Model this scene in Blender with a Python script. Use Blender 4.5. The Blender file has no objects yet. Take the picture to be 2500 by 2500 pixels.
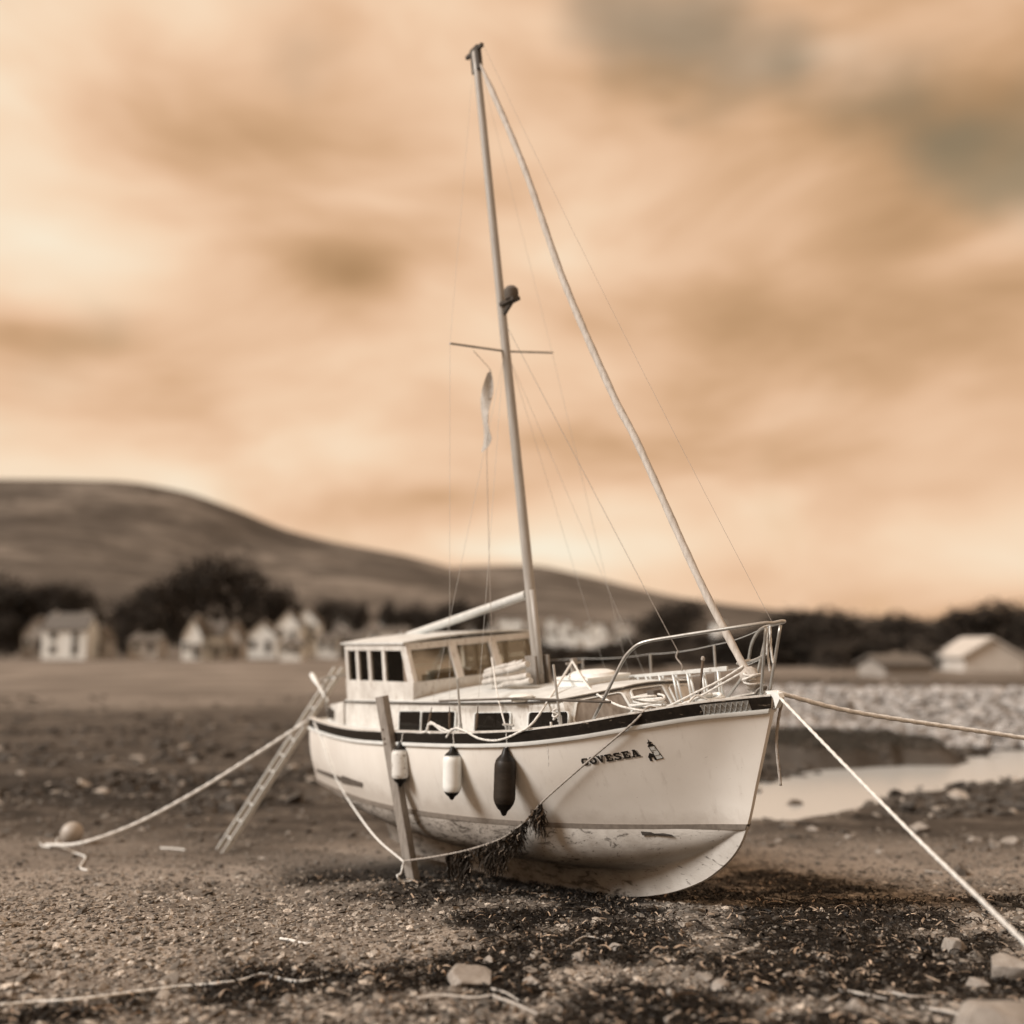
import bpy, math, random
import numpy as np
from mathutils import Vector, Matrix
random.seed(7); RNG = np.random.default_rng(11)
scene = bpy.context.scene
COL = scene.collection
PI = math.pi

# ------------------------------------------------------------------ camera
HZ, FPX, CAMZ = 1580.0, 2500.0, 2.7          # horizon row, focal length in pixels of the 2500 px photograph, eye height
PITCH = math.atan((HZ - 1250.0) / FPX)
cam_d = bpy.data.cameras.new('camera'); cam = bpy.data.objects.new('camera', cam_d); COL.objects.link(cam)
cam.location = (0, 0, CAMZ); cam.rotation_euler = (PI / 2 + PITCH, 0, 0)
cam_d.sensor_width = 36; cam_d.lens = 36; cam_d.clip_end = 9000; cam_d.clip_start = 0.05
cam_d.dof.use_dof = True; cam_d.dof.focus_distance = 9.0; cam_d.dof.aperture_fstop = 0.036 / 0.10
scene.camera = cam
cy = scene.cycles
cy.max_bounces = 5; cy.diffuse_bounces = 2; cy.glossy_bounces = 2; cy.transmission_bounces = 3; cy.transparent_max_bounces = 8
cy.caustics_reflective = False; cy.caustics_refractive = False

# ------------------------------------------------------------------ sky, sun, exposure
SUN_DIR = Vector((-0.86, -0.32, 0.68)).normalized()        # towards the sun
world = bpy.data.worlds.new('World'); scene.world = world; world.use_nodes = True
world.cycles.sampling_method = 'MANUAL'; world.cycles.sample_map_resolution = 256
wt = world.node_tree; wn = wt.nodes; wl = wt.links; wn.clear()
def WN(kind, **kw):
    n = wn.new(kind)
    for k, v in kw.items(): setattr(n, k, v)
    return n
def wmath(op, a, b=None, clamp=False):
    n = WN('ShaderNodeMath', operation=op, use_clamp=clamp)
    for i, x in enumerate((a, b)):
        if x is None: continue
        if isinstance(x, (int, float)): n.inputs[i].default_value = x
        else: wl.new(x, n.inputs[i])
    return n.outputs[0]
tc = WN('ShaderNodeTexCoord'); DIRV = tc.outputs['Generated']
def img_dir(u, v):
    x = (u - 1250) / FPX; z = (1250 - v) / FPX
    return Vector((x, math.cos(PITCH) - z * math.sin(PITCH), math.sin(PITCH) + z * math.cos(PITCH))).normalized()
def blob(acc, u, v, wu, wv, amt):        # one soft cloud mass added to the cover
    c = img_dir(u, v); sc = (FPX/wu/1.75, FPX/wu/1.75, FPX/wv/1.75)
    m = WN('ShaderNodeMapping'); wl.new(DIRV, m.inputs['Vector']); m.inputs['Scale'].default_value = sc; m.inputs['Location'].default_value = (-c[0]*sc[0], -c[1]*sc[1], -c[2]*sc[2])
    g = WN('ShaderNodeTexGradient', gradient_type='QUADRATIC_SPHERE'); wl.new(m.outputs[0], g.inputs[0])
    a = WN('ShaderNodeMath', operation='MULTIPLY_ADD'); wl.new(g.outputs['Fac'], a.inputs[0]); a.inputs[1].default_value = amt*1.15; wl.new(acc, a.inputs[2]); return a.outputs[0]
mp = WN('ShaderNodeMapping'); wl.new(DIRV, mp.inputs['Vector'])
mp.inputs['Scale'].default_value = (1.0, 1.0, 2.3); mp.inputs['Rotation'].default_value = (0, 0.16, 0)
mp.inputs['Location'].default_value = (0.35, 0.2, 0.1)
nz = WN('ShaderNodeTexNoise'); wl.new(mp.outputs[0], nz.inputs['Vector'])
nz.inputs['Scale'].default_value = 3.1; nz.inputs['Detail'].default_value = 4.0; nz.inputs['Roughness'].default_value = 0.46
nz.inputs['Distortion'].default_value = 0.35
val = wmath('MULTIPLY_ADD', nz.outputs['Fac'], 1.45); val.node.inputs[2].default_value = -.225
# cloud masses of the photographed sky: bright thin cloud (+) and thicker darker cloud (-)
for (u, v, wu, wv, amt) in [(130, 590, 560, 130, .30), (1330, 630, 480, 200, .34), (60, 160, 380, 200, .10), (760, 1060, 420, 170, .20),
                            (2000, 420, 520, 200, .14), (1250, 1345, 520, 60, .30), (560, 780, 520, 110, .10),
                            (850, 665, 150, 95, -.24), (1950, 800, 560, 240, -.16), (2350, 330, 420, 190, -.26), (1640, 240, 330, 130, -.16),
                            (40, 800, 190, 60, -.20), (1060, 1215, 330, 70, -.24), (330, 1020, 420, 80, -.14), (2250, 1200, 500, 160, -.12),
                            (600, 330, 330, 140, -.10), (1230, 180, 200, 300, .06)]:
    val = blob(val, u, v, wu, wv, amt)
ramp = WN('ShaderNodeValToRGB'); wl.new(val, ramp.inputs[0])
cr = ramp.color_ramp; cr.interpolation = 'B_SPLINE'
cr.elements[0].position = 0.14; cr.elements[0].color = (0.46, 0.27, 0.135, 1)
cr.elements[1].position = 0.94; cr.elements[1].color = (1.0, 0.92, 0.74, 1)
for pos, c in [(0.34, (0.69, 0.42, 0.235, 1)), (0.50, (0.87, 0.57, 0.37, 1)), (0.64, (0.96, 0.685, 0.465, 1)), (0.79, (1.0, 0.81, 0.60, 1))]:
    e = cr.elements.new(pos); e.color = c
sky = WN('ShaderNodeTexSky', sky_type='NISHITA'); sky.sun_disc = False
sky.sun_elevation = math.asin(SUN_DIR.z); sky.sun_rotation = math.atan2(SUN_DIR.x, SUN_DIR.y)
tint = WN('ShaderNodeMix', data_type='RGBA', blend_type='MULTIPLY'); tint.inputs[0].default_value = 1.0
wl.new(sky.outputs[0], tint.inputs[6]); tint.inputs[7].default_value = (1.75, 1.02, .42, 1)      # sepia tone of the print
bg_sky = WN('ShaderNodeBackground'); wl.new(tint.outputs[2], bg_sky.inputs['Color']); bg_sky.inputs['Strength'].default_value = 0.085
bg_cl = WN('ShaderNodeBackground'); wl.new(ramp.outputs[0], bg_cl.inputs['Color']); bg_cl.inputs['Strength'].default_value = 0.95
# thin gaps in the cloud where the blue sky greys it
mp2 = WN('ShaderNodeMapping'); wl.new(DIRV, mp2.inputs['Vector']); mp2.inputs['Location'].default_value = (1.7, 3.1, 0.4)
nz2 = WN('ShaderNodeTexNoise'); wl.new(mp2.outputs[0], nz2.inputs['Vector']); nz2.inputs['Scale'].default_value = 5.5; nz2.inputs['Detail'].default_value = 2.5
gapv = nz2.outputs['Fac']
for (u, v, wu, wv, amt) in [(1420, 10, 330, 110, .08), (1700, 80, 330, 110, .20), (1930, 160, 300, 110, .24), (2130, 260, 300, 110, .22), (2330, 350, 300, 120, .20), (2540, 450, 320, 130, .20), (1660, 300, 130, 80, .14)]:
    gapv = blob(gapv, u, v, wu, wv, amt)
mr = WN('ShaderNodeMapRange', interpolation_type='SMOOTHSTEP'); wl.new(gapv, mr.inputs['Value'])
mr.inputs['From Min'].default_value = 0.60; mr.inputs['From Max'].default_value = 0.95; mr.inputs['To Max'].default_value = 0.66
mixw = WN('ShaderNodeMixShader'); wl.new(mr.outputs[0], mixw.inputs[0]); wl.new(bg_cl.outputs[0], mixw.inputs[1]); wl.new(bg_sky.outputs[0], mixw.inputs[2])
wo = WN('ShaderNodeOutputWorld'); wl.new(mixw.outputs[0], wo.inputs['Surface'])

sun_d = bpy.data.lights.new('sun', 'SUN'); sun_d.energy = 4.4; sun_d.angle = math.radians(22); sun_d.color = (1.0, 0.965, 0.92)
sun = bpy.data.objects.new('sun', sun_d); COL.objects.link(sun); sun.location = (-40, 15, 40)
sun.rotation_euler = (-SUN_DIR).to_track_quat('-Z', 'Y').to_euler()
scene.view_settings.view_transform = 'Standard'; scene.view_settings.look = 'None'
scene.view_settings.exposure = 0.0; scene.view_settings.gamma = 1.0; scene.view_settings.use_curve_mapping = False

# ------------------------------------------------------------------ rays of the photograph, for measuring the place
cp_, sp_ = math.cos(PITCH), math.sin(PITCH)
def ray(u, v):
    x = (u - 1250) / FPX; z = (1250 - v) / FPX
    return np.array([x, cp_ - z * sp_, sp_ + z * cp_])
EYE = np.array([0, 0, CAMZ])
def at(u, v, Y):
    r = ray(u, v); return EYE + r * (Y / r[1])
# boat frame: x forward, y port, z up, heeled to starboard
FW = np.array([.557, -.83, 0]); FW /= np.linalg.norm(FW)
PT0 = np.array([-FW[1], FW[0], 0]); HEEL = math.radians(5)
BO = np.array([2.36, 8.95, 0.0]); UP0 = np.array([0, 0, 1.0])
PT = PT0 * math.cos(HEEL) + UP0 * math.sin(HEEL); UPL = UP0 * math.cos(HEEL) - PT0 * math.sin(HEEL)
BM = Matrix(((FW[0], PT[0], UPL[0], BO[0]), (FW[1], PT[1], UPL[1], BO[1]), (FW[2], PT[2], UPL[2], BO[2]), (0, 0, 0, 1)))
def L(t, p, z): return np.array([-t, p, z], float)                 # boat coordinates: t metres aft of the stem
def W(l): l = np.asarray(l, float); return BO + FW * l[0] + PT * l[1] + UPL * l[2]
def inv(P): d = np.asarray(P) - BO; return np.array([d @ FW, d @ PT, d @ UPL])
def lray(u, v):
    r = ray(u, v); return inv(EYE), np.array([r @ FW, r @ PT, r @ UPL])
def on_p(u, v, p): o, d = lray(u, v); k = (p - o[1]) / d[1]; return o + d * k
def on_t(u, v, t): o, d = lray(u, v); k = (-t - o[0]) / d[0]; return o + d * k
def on_z(u, v, z): o, d = lray(u, v); k = (z - o[2]) / d[2]; return o + d * k

def pchip(xs, ys):
    xs = np.array(xs, float); ys = np.array(ys, float); h = np.diff(xs); s = np.diff(ys) / h
    m = np.zeros(len(xs)); m[0] = s[0]; m[-1] = s[-1]
    for i in range(1, len(xs) - 1):
        if s[i-1] * s[i] > 0:
            w1 = 2*h[i] + h[i-1]; w2 = h[i] + 2*h[i-1]; m[i] = (w1 + w2) / (w1 / s[i-1] + w2 / s[i])
    def fn(x):
        x = np.clip(np.asarray(x, float), xs[0], xs[-1]); i = np.clip(np.searchsorted(xs, x) - 1, 0, len(xs) - 2)
        q = (x - xs[i]) / h[i]; q2 = q*q; q3 = q2*q
        return (2*q3-3*q2+1)*ys[i] + (q3-2*q2+q)*h[i]*m[i] + (-2*q3+3*q2)*ys[i+1] + (q3-q2)*h[i]*m[i+1]
    return fn

def vnoise(x, y, seed=0):
    x = np.asarray(x, float); y = np.asarray(y, float)
    xi = np.floor(x).astype(np.int64); yi = np.floor(y).astype(np.int64); fx = x - xi; fy = y - yi
    fx = fx*fx*(3-2*fx); fy = fy*fy*(3-2*fy)
    def hsh(a, b):
        n = (a * 374761393 + b * 668265263 + seed * 974634777) & 0x7fffffff
        n = ((n ^ (n >> 13)) * 1274126177) & 0x7fffffff
        return ((n ^ (n >> 16)) & 0xffff) / 65535.0
    return (hsh(xi, yi)*(1-fx) + hsh(xi+1, yi)*fx)*(1-fy) + (hsh(xi, yi+1)*(1-fx) + hsh(xi+1, yi+1)*fx)*fy
def fbm(x, y, seed=0, oct=4):
    a = 0; w = .5
    for k in range(oct): a = a + w * vnoise(x * 2**k, y * 2**k, seed + k); w *= .5
    return a
def sstep(a, b, x):
    q = np.clip((np.asarray(x, float) - a) / (b - a), 0, 1); return q*q*(3-2*q)

# ------------------------------------------------------------------ materials
def sep(l, w=0.0):
    w += .065*min(1, max(0, (.45-l)/.3))
    return (min(1, l * (0.97 + 1.2*w)), min(1, l * (1 - .25*w)), min(1, l * (0.985 - 1.3*w)), 1)
MATS = {}
class NT:
    def __init__(s, name):
        s.m = bpy.data.materials.new(name); s.m.use_nodes = True; s.t = s.m.node_tree; s.n = s.t.nodes; s.l = s.t.links
        s.b = s.n['Principled BSDF']; s.out = s.n['Material Output']
        s.tc = s.n.new('ShaderNodeTexCoord'); s.obj = s.tc.outputs['Object']
    def put(s, sock, x):
        if hasattr(x, 'links') or hasattr(x, 'is_linked'): s.l.new(x, sock)
        else: sock.default_value = x
    def noise(s, scale, detail=4, rough=.55, vec=None, stretch=None, dist=0):
        v = vec or s.obj
        if stretch:
            mpn = s.n.new('ShaderNodeMapping'); s.l.new(v, mpn.inputs[0]); mpn.inputs['Scale'].default_value = stretch; v = mpn.outputs[0]
        n = s.n.new('ShaderNodeTexNoise'); s.l.new(v, n.inputs['Vector']); n.inputs['Scale'].default_value = scale
        n.inputs['Detail'].default_value = detail; n.inputs['Roughness'].default_value = rough; n.inputs['Distortion'].default_value = dist
        return n.outputs['Fac']
    def ramp(s, fac, stops):
        r = s.n.new('ShaderNodeValToRGB'); s.l.new(fac, r.inputs[0]); e = r.color_ramp.elements
        e[0].position, e[0].color = stops[0]; e[1].position, e[1].color = stops[-1]
        for p, c in stops[1:-1]: k = e.new(p); k.color = c
        return r.outputs[0]
    def step(s, fac, a, b):
        r = s.n.new('ShaderNodeMapRange'); r.interpolation_type = 'SMOOTHSTEP'; s.l.new(fac, r.inputs[0])
        r.inputs[1].default_value = a; r.inputs[2].default_value = b; return r.outputs[0]
    def mix(s, fac, a, b):
        m = s.n.new('ShaderNodeMix'); m.data_type = 'RGBA'; s.put(m.inputs[0], fac); s.put(m.inputs[6], a); s.put(m.inputs[7], b); return m.outputs[2]
    def math(s, op, a, b=0.0):
        m = s.n.new('ShaderNodeMath'); m.operation = op; s.put(m.inputs[0], a); s.put(m.inputs[1], b); return m.outputs[0]
    def bump(s, h, strength=.3, dist=.02):
        b = s.n.new('ShaderNodeBump'); s.l.new(h, b.inputs['Height']); b.inputs['Strength'].default_value = strength; b.inputs['Distance'].default_value = dist
        s.l.new(b.outputs[0], s.b.inputs['Normal'])
    def fin(s, col=None, rough=.6, metal=0, spec=None, coat=None):
        if col is not None: s.put(s.b.inputs['Base Color'], col)
        s.put(s.b.inputs['Roughness'], rough); s.b.inputs['Metallic'].default_value = metal
        if spec is not None: s.b.inputs['Specular IOR Level'].default_value = spec
        if coat: s.b.inputs['Coat Weight'].default_value = coat; s.b.inputs['Coat Roughness'].default_value = .15
        MATS[s.m.name] = s.m; return s.m
def M(n): return MATS[n]
def simple(name, l, rough=.6, var=.25, scale=9, metal=0, w=0.0, bump=.1, stretch=None, spec=None):
    k = NT(name); f = k.noise(scale, 5, .6, stretch=stretch)
    c = k.ramp(f, [(.28, sep(l * (1 - var), w)), (.72, sep(l * (1 + var * .6), w))])
    if bump: k.bump(k.noise(scale * 5, 4, .6, stretch=stretch), bump, .01)
    return k.fin(c, rough, metal, spec)

# topsides: chalky white gelcoat with faint streaks and scuffs
k = NT('gelcoat'); f = k.noise(1.3, 4, .55); st = k.noise(2.2, 4, .6, stretch=(6, 6, .22))
c = k.ramp(f, [(.3, sep(.64, .055)), (.7, sep(.75, .04))])
c = k.mix(k.math('MULTIPLY', k.step(st, .54, .80), .42), c, sep(.42, .08))
sz = k.n.new('ShaderNodeSeparateXYZ'); k.l.new(k.obj, sz.inputs[0]); low = k.step(k.math('ADD', sz.outputs[2], k.math('MULTIPLY', k.noise(2.6, 5, .65), -.55)), 1.02, .78)
c = k.mix(k.math('MULTIPLY', low, .55), c, sep(.36, .09))      # scum line above the boot stripe
sc = k.noise(28, 3, .6, stretch=(1, 1, 2.2)); c = k.mix(k.math('MULTIPLY', k.step(sc, .69, .76), .45), c, sep(.25, .08))
k.bump(k.noise(2.2, 2, .5), .05, .03); k.fin(c, .34, spec=.45)
# worn antifouling below the waterline
k = NT('antifoul'); a = k.noise(2.1, 6, .65, dist=.4); b_ = k.noise(11, 7, .72, stretch=(.30, 1, 1.1), dist=.9); b2 = k.noise(55, 4, .7, stretch=(.35, 1, 1))
sx = k.n.new('ShaderNodeSeparateXYZ'); k.l.new(k.obj, sx.inputs[0])
aft = k.step(sx.outputs[0], -0.9, -3.2)                    # growth and wear increase aft of the forefoot
c = k.ramp(a, [(.25, sep(.30, .06)), (.5, sep(.44, .05)), (.75, sep(.56, .04))])
c = k.mix(k.math('MULTIPLY', aft, .65), c, k.ramp(a, [(.3, sep(.10, .10)), (.7, sep(.30, .08))]))
w1 = k.step(k.math('ADD', b_, k.math('MULTIPLY', aft, .075)), .575, .69); c = k.mix(k.math('MULTIPLY', w1, .85), c, sep(.045, .10))
w2 = k.step(k.math('ADD', b2, k.math('MULTIPLY', aft, .07)), .64, .70); c = k.mix(w2, c, sep(.03, .1))
k.bump(b_, .4, .012); k.fin(c, .75, spec=.25)
simple('dark_band', .010, .5, .5, 14, w=.14, bump=.1, spec=.22)
k = NT('dark_band_worn'); a = k.noise(9, 6, .7, stretch=(.5, 1, 1.6), dist=.6)
c = k.mix(k.step(a, .585, .64), k.ramp(k.noise(20, 3), [(.3, sep(.008, .14)), (.7, sep(.016, .14))]), sep(.20, .12)); k.fin(c, .55, spec=.22)
simple('strake', .70, .4, .12, 6, bump=.04)
simple('boot_stripe', .16, .5, .3, 20, w=.06, bump=.05)
k = NT('cabin_paint'); a = k.noise(4, 6, .65); b_ = k.noise(22, 5, .7, stretch=(1, 1, .35))
c = k.ramp(a, [(.28, sep(.46, .05)), (.68, sep(.68, .03))]); c = k.mix(k.math('MULTIPLY', k.step(b_, .50, .70), .7), c, sep(.27, .09))
k.bump(k.noise(30, 4), .15, .006); k.fin(c, .55)
simple('roof_paint', .58, .6, .25, 5, bump=.2)
simple('white_frame', .74, .45, .1, 20, bump=.03)
simple('trim_dark', .03, .5, .4, 20, w=.1)
k = NT('dark_glass'); k.fin(sep(.008, .1), .08, spec=.28)
k = NT('tan_glass'); a = k.noise(3, 3, .5, stretch=(6, 6, .4)); k.fin(k.ramp(a, [(.3, sep(.13, .07)), (.7, sep(.24, .06))]), .15, spec=.6)  # glossy pane, tan base colour with upright streaks
k = NT('clear_glass')
gl = k.n.new('ShaderNodeBsdfGlossy'); gl.inputs['Roughness'].default_value = .03; gl.inputs['Color'].default_value = (.8, .78, .72, 1)
tr = k.n.new('ShaderNodeBsdfTransparent'); tr.inputs['Color'].default_value = (.90, .88, .82, 1)
fr = k.n.new('ShaderNodeFresnel'); fr.inputs['IOR'].default_value = 1.45; mx = k.n.new('ShaderNodeMixShader')
k.l.new(fr.outputs[0], mx.inputs[0]); k.l.new(tr.outputs[0], mx.inputs[1]); k.l.new(gl.outputs[0], mx.inputs[2]); k.l.new(mx.outputs[0], k.out.inputs['Surface']); MATS['clear_glass'] = k.m
simple('mast_paint', .34, .45, .25, 4, w=.03, bump=.05, stretch=(8, 8, .6))
simple('alloy', .62, .45, .15, 12, metal=.25, bump=.03)
simple('steel', .45, .34, .2, 30, metal=.6, bump=.02)
simple('wire', .50, .45, .2, 40, metal=.2, bump=0)
simple('rusty', .06, .8, .6, 40, w=.25)
simple('timber', .24, .75, .45, 5, w=.05, bump=.35, stretch=(14, 14, .8))
simple('timber_dark', .09, .8, .4, 8, w=.08, bump=.3)
simple('furled_sail', .44, .8, .3, 6, w=.06, bump=.3, stretch=(6, 6, 1))
simple('canvas', .46, .85, .3, 9, w=.04, bump=.35)
k = NT('rope'); wv = k.noise(60, 3, .6); k.bump(k.noise(160, 3), .4, .004); k.fin(k.ramp(wv, [(.3, sep(.48, .04)), (.7, sep(.76, .02))]), .9)
simple('rope_old', .30, .9, .4, 60, w=.06, bump=.3)
simple('fender_white', .76, .38, .08, 14, bump=.04)
k = NT('fender_dirty'); a = k.noise(16, 6, .7); c = k.mix(k.step(a, .53, .66), sep(.62, .02), sep(.17, .08)); k.fin(c, .6)
k = NT('fender_brown'); a = k.noise(7, 5, .6, stretch=(1, 1, 2.5)); k.fin(k.ramp(a, [(.3, sep(.010, .14)), (.7, sep(.026, .14))]), .5, spec=.25)
simple('fender_cap', .007, .42, .3, 20, w=.1, bump=.03, spec=.25)
simple('lettering', .012, .5, .2, 30, w=.1, bump=0)
simple('lettering_shadow', .32, .5, .2, 30, w=.03, bump=0)
simple('emblem_fill', .60, .5, .1, 30, bump=0)
simple('buoy_orange', .33, .5, .15, 5, w=.06, bump=.05)
k = NT('weed'); ge = k.n.new('ShaderNodeAttribute'); ge.attribute_name = 'tone'; k.fin(ge.outputs['Color'], .55, spec=.14)
k = NT('pebble'); ge = k.n.new('ShaderNodeAttribute'); ge.attribute_name = 'tone'
c = k.mix(k.step(k.noise(70, 4), .3, .75), ge.outputs['Color'], sep(.10, .06)); k.n[-1].inputs if False else None
k.bump(k.noise(120, 3), .4, .004); k.fin(c, .8, spec=.3)
k = NT('stone_pale'); a = k.noise(6, 6, .7); b_ = k.noise(38, 5, .7)
c = k.ramp(a, [(.3, sep(.16, .06)), (.7, sep(.34, .05))]); c = k.mix(k.math('MULTIPLY', k.step(b_, .55, .7), .6), c, sep(.08, .08)); k.bump(k.noise(22, 7, .7), .6, .02); k.fin(c, .85)
k = NT('stone_dark'); a = k.noise(7, 6, .7); k.bump(k.noise(22, 7, .7), .6, .02); k.fin(k.ramp(a, [(.3, sep(.045, .1)), (.7, sep(.13, .08))]), .75)
simple('driftwood', .42, .85, .35, 12, w=.05, bump=.35, stretch=(1, 10, 10))
simple('house_white', .72, .7, .1, .6, bump=.05)
simple('house_tan', .40, .7, .15, .6, w=.05, bump=.05)
simple('house_grey', .26, .7, .15, .6, w=.04, bump=.05)
simple('barn_sheet', .44, .6, .15, .8, w=.06, bump=.05)
simple('slate', .085, .6, .3, 2, w=.03)
simple('far_glass', .03, .2, .2, 3, bump=0)
k = NT('foliage'); k.fin(k.ramp(k.noise(.35, 5, .7), [(.3, sep(.014, .12)), (.7, sep(.038, .08))]), .8, spec=.2)
k = NT('foliage_light'); k.fin(k.ramp(k.noise(.35, 5, .7), [(.3, sep(.028, .12)), (.7, sep(.07, .08))]), .8, spec=.2)
simple('bark', .05, .9, .4, 4, w=.1)
k = NT('hill_heath'); a = k.noise(.008, 6, .65, dist=.4); b_ = k.noise(.022, 6, .75, dist=.6)
c = k.ramp(a, [(.36, sep(.050, .07)), (.5, sep(.092, .06)), (.62, sep(.17, .06))]); c = k.mix(k.math('MULTIPLY', k.step(b_, .48, .62), .75), c, sep(.045, .09)); k.fin(c, .95, spec=.1)
# water of the stream
k = NT('water'); k.bump(k.noise(5, 4, .6, stretch=(1, 2.2, 1)), .10, .03); k.fin(sep(.46, .0), .22, spec=.7)
# the shore: gravel, mud, wrack and grass by cover
k = NT('shore'); ge = k.n.new('ShaderNodeAttribute'); ge.attribute_name = 'cover'
sc_ = k.n.new('ShaderNodeSeparateColor'); k.l.new(ge.outputs['Color'], sc_.inputs[0])
n1 = k.noise(.12, 4, .65); n2 = k.noise(24, 4, .7); n3 = k.noise(75, 2, .7); n4 = k.noise(1.1, 7, .82, stretch=(.6, 1, 1), dist=.5)
grav = k.ramp(n2, [(.30, sep(.085, .10)), (.46, sep(.22, .085)), (.60, sep(.31, .08)), (.75, sep(.44, .06))])
grav = k.mix(k.math('MULTIPLY', k.step(n3, .50, .66), .55), grav, sep(.05, .1))
mud = k.ramp(n4, [(.34, sep(.012, .12)), (.45, sep(.036, .10)), (.54, sep(.062, .09)), (.66, sep(.15, .07))])
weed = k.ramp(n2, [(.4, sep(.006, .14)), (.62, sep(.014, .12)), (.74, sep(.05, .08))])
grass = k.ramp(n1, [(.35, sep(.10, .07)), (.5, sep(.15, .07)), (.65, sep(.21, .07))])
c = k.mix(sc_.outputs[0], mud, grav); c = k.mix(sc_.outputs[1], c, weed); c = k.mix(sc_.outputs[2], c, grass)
hh = k.math('ADD', k.math('MULTIPLY', n2, 1.0), k.math('MULTIPLY', n3, .5)); k.bump(hh, .55, .03); k.fin(c, .88, spec=.2)

# ------------------------------------------------------------------ mesh helpers
def props(o, label=None, cat=None, group=None, kind=None):
    if label: o['label'] = label
    if cat: o['category'] = cat
    if group: o['group'] = group
    if kind: o['kind'] = kind
    return o
class MB:
    def __init__(s): s.v = []; s.f = []
    def add(s, vs, fs):
        n = len(s.v); s.v.extend([tuple(map(float, x)) for x in vs]); s.f.extend([tuple(i + n for i in f) for f in fs]); return s
    def box(s, a, b):
        (x0, y0, z0), (x1, y1, z1) = a, b
        return s.add([(x0,y0,z0),(x1,y0,z0),(x1,y1,z0),(x0,y1,z0),(x0,y0,z1),(x1,y0,z1),(x1,y1,z1),(x0,y1,z1)],
                     [(0,3,2,1),(4,5,6,7),(0,1,5,4),(1,2,6,5),(2,3,7,6),(3,0,4,7)])
    def beam(s, a, b, ax, hw, hh, c=.0):              # box beam a->b, half-width along ax, half-height across
        a = np.array(a, float); b = np.array(b, float); d = b - a; d /= np.linalg.norm(d)
        x = np.array(ax, float); x -= d * (x @ d); x /= np.linalg.norm(x); y = np.cross(d, x)
        vs = [];
        prof = [(-hw,-hh),(hw,-hh),(hw,hh),(-hw,hh)]
        if c: prof = [(-hw+c,-hh),(hw-c,-hh),(hw,-hh+c),(hw,hh-c),(hw-c,hh),(-hw+c,hh),(-hw,hh-c),(-hw,-hh+c)]
        n = len(prof)
        for e in (a, b): vs += [e + x*p + y*q for p, q in prof]
        fs = [(i, (i+1) % n, n + (i+1) % n, n + i) for i in range(n)] + [tuple(range(n))[::-1], tuple(range(n, 2*n))]
        return s.add(vs, fs)
    def tube(s, pts, r, n=8, lobes=0, pitch=.05, cap=True):
        pts = np.array(pts, float); m = len(pts)
        rr = np.full(m, r, float) if np.isscalar(r) else np.array(r, float)
        d = np.gradient(pts, axis=0); d /= np.linalg.norm(d, axis=1)[:, None] + 1e-12
        ref = np.array([0, 0, 1.0]) if abs(d[0][2]) < .9 else np.array([1.0, 0, 0])
        x = np.cross(d[0], ref); x /= np.linalg.norm(x); vs = []; dist = 0
        for i in range(m):
            x = x - d[i] * (x @ d[i]); x /= np.linalg.norm(x) + 1e-12; y = np.cross(d[i], x)
            if i: dist += np.linalg.norm(pts[i] - pts[i-1])
            for j in range(n):
                a = 2*PI*j/n; q = rr[i] * (1 + (.16*math.cos(lobes*(a - 2*PI*dist/(pitch*lobes))) if lobes else 0))
                vs.append(pts[i] + x*q*math.cos(a) + y*q*math.sin(a))
        fs = [(i*n+j, i*n+(j+1) % n, (i+1)*n+(j+1) % n, (i+1)*n+j) for i in range(m-1) for j in range(n)]
        if cap: fs += [tuple(range(n))[::-1], tuple(range((m-1)*n, m*n))]
        return s.add(vs, fs)
    def prism(s, poly, th):                            # poly: list of 3D points (planar), th: thickness vector
        poly = [np.array(p, float) for p in poly]; n = len(poly); th = np.array(th, float)
        return s.add(poly + [p + th for p in poly], [tuple(range(n))[::-1], tuple(range(n, 2*n))] + [(i, (i+1) % n, n+(i+1) % n, n+i) for i in range(n)])
    def ring(s, outer, inner, th):
        n = len(outer); o = [np.array(p, float) for p in outer]; i_ = [np.array(p, float) for p in inner]; th = np.array(th, float)
        vs = o + i_ + [p + th for p in o] + [p + th for p in i_]
        fs = []
        for a in range(n):
            b = (a+1) % n
            fs += [(2*n+a, 2*n+b, 3*n+b, 3*n+a), (a, b, 2*n+b, 2*n+a), (n+b, n+a, 3*n+a, 3*n+b), (b, a, n+a, n+b)]
        return s.add(vs, fs)
    def lathe(s, base, axis, prof, n=20):              # prof: list of (distance along axis, radius)
        base = np.array(base, float); ax = np.array(axis, float); ax /= np.linalg.norm(ax)
        ref = np.array([1.0, 0, 0]) if abs(ax[0]) < .8 else np.array([0, 1.0, 0]); x = np.cross(ax, ref); x /= np.linalg.norm(x); y = np.cross(ax, x)
        vs = [base + ax*h + (x*math.cos(2*PI*j/n) + y*math.sin(2*PI*j/n)) * max(r, 1e-4) for h, r in prof for j in range(n)]
        m = len(prof); fs = [(i*n+j, i*n+(j+1) % n, (i+1)*n+(j+1) % n, (i+1)*n+j) for i in range(m-1) for j in range(n)]
        return s.add(vs, fs + [tuple(range(n))[::-1], tuple(range((m-1)*n, m*n))])
    def grid(s, P, flip=False):
        P = np.array(P, float); a, b = P.shape[:2]
        fs = [(i*b+j, i*b+j+1, (i+1)*b+j+1, (i+1)*b+j) for i in range(a-1) for j in range(b-1)]
        if flip: fs = [f[::-1] for f in fs]
        return s.add(P.reshape(-1, 3), fs)
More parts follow.
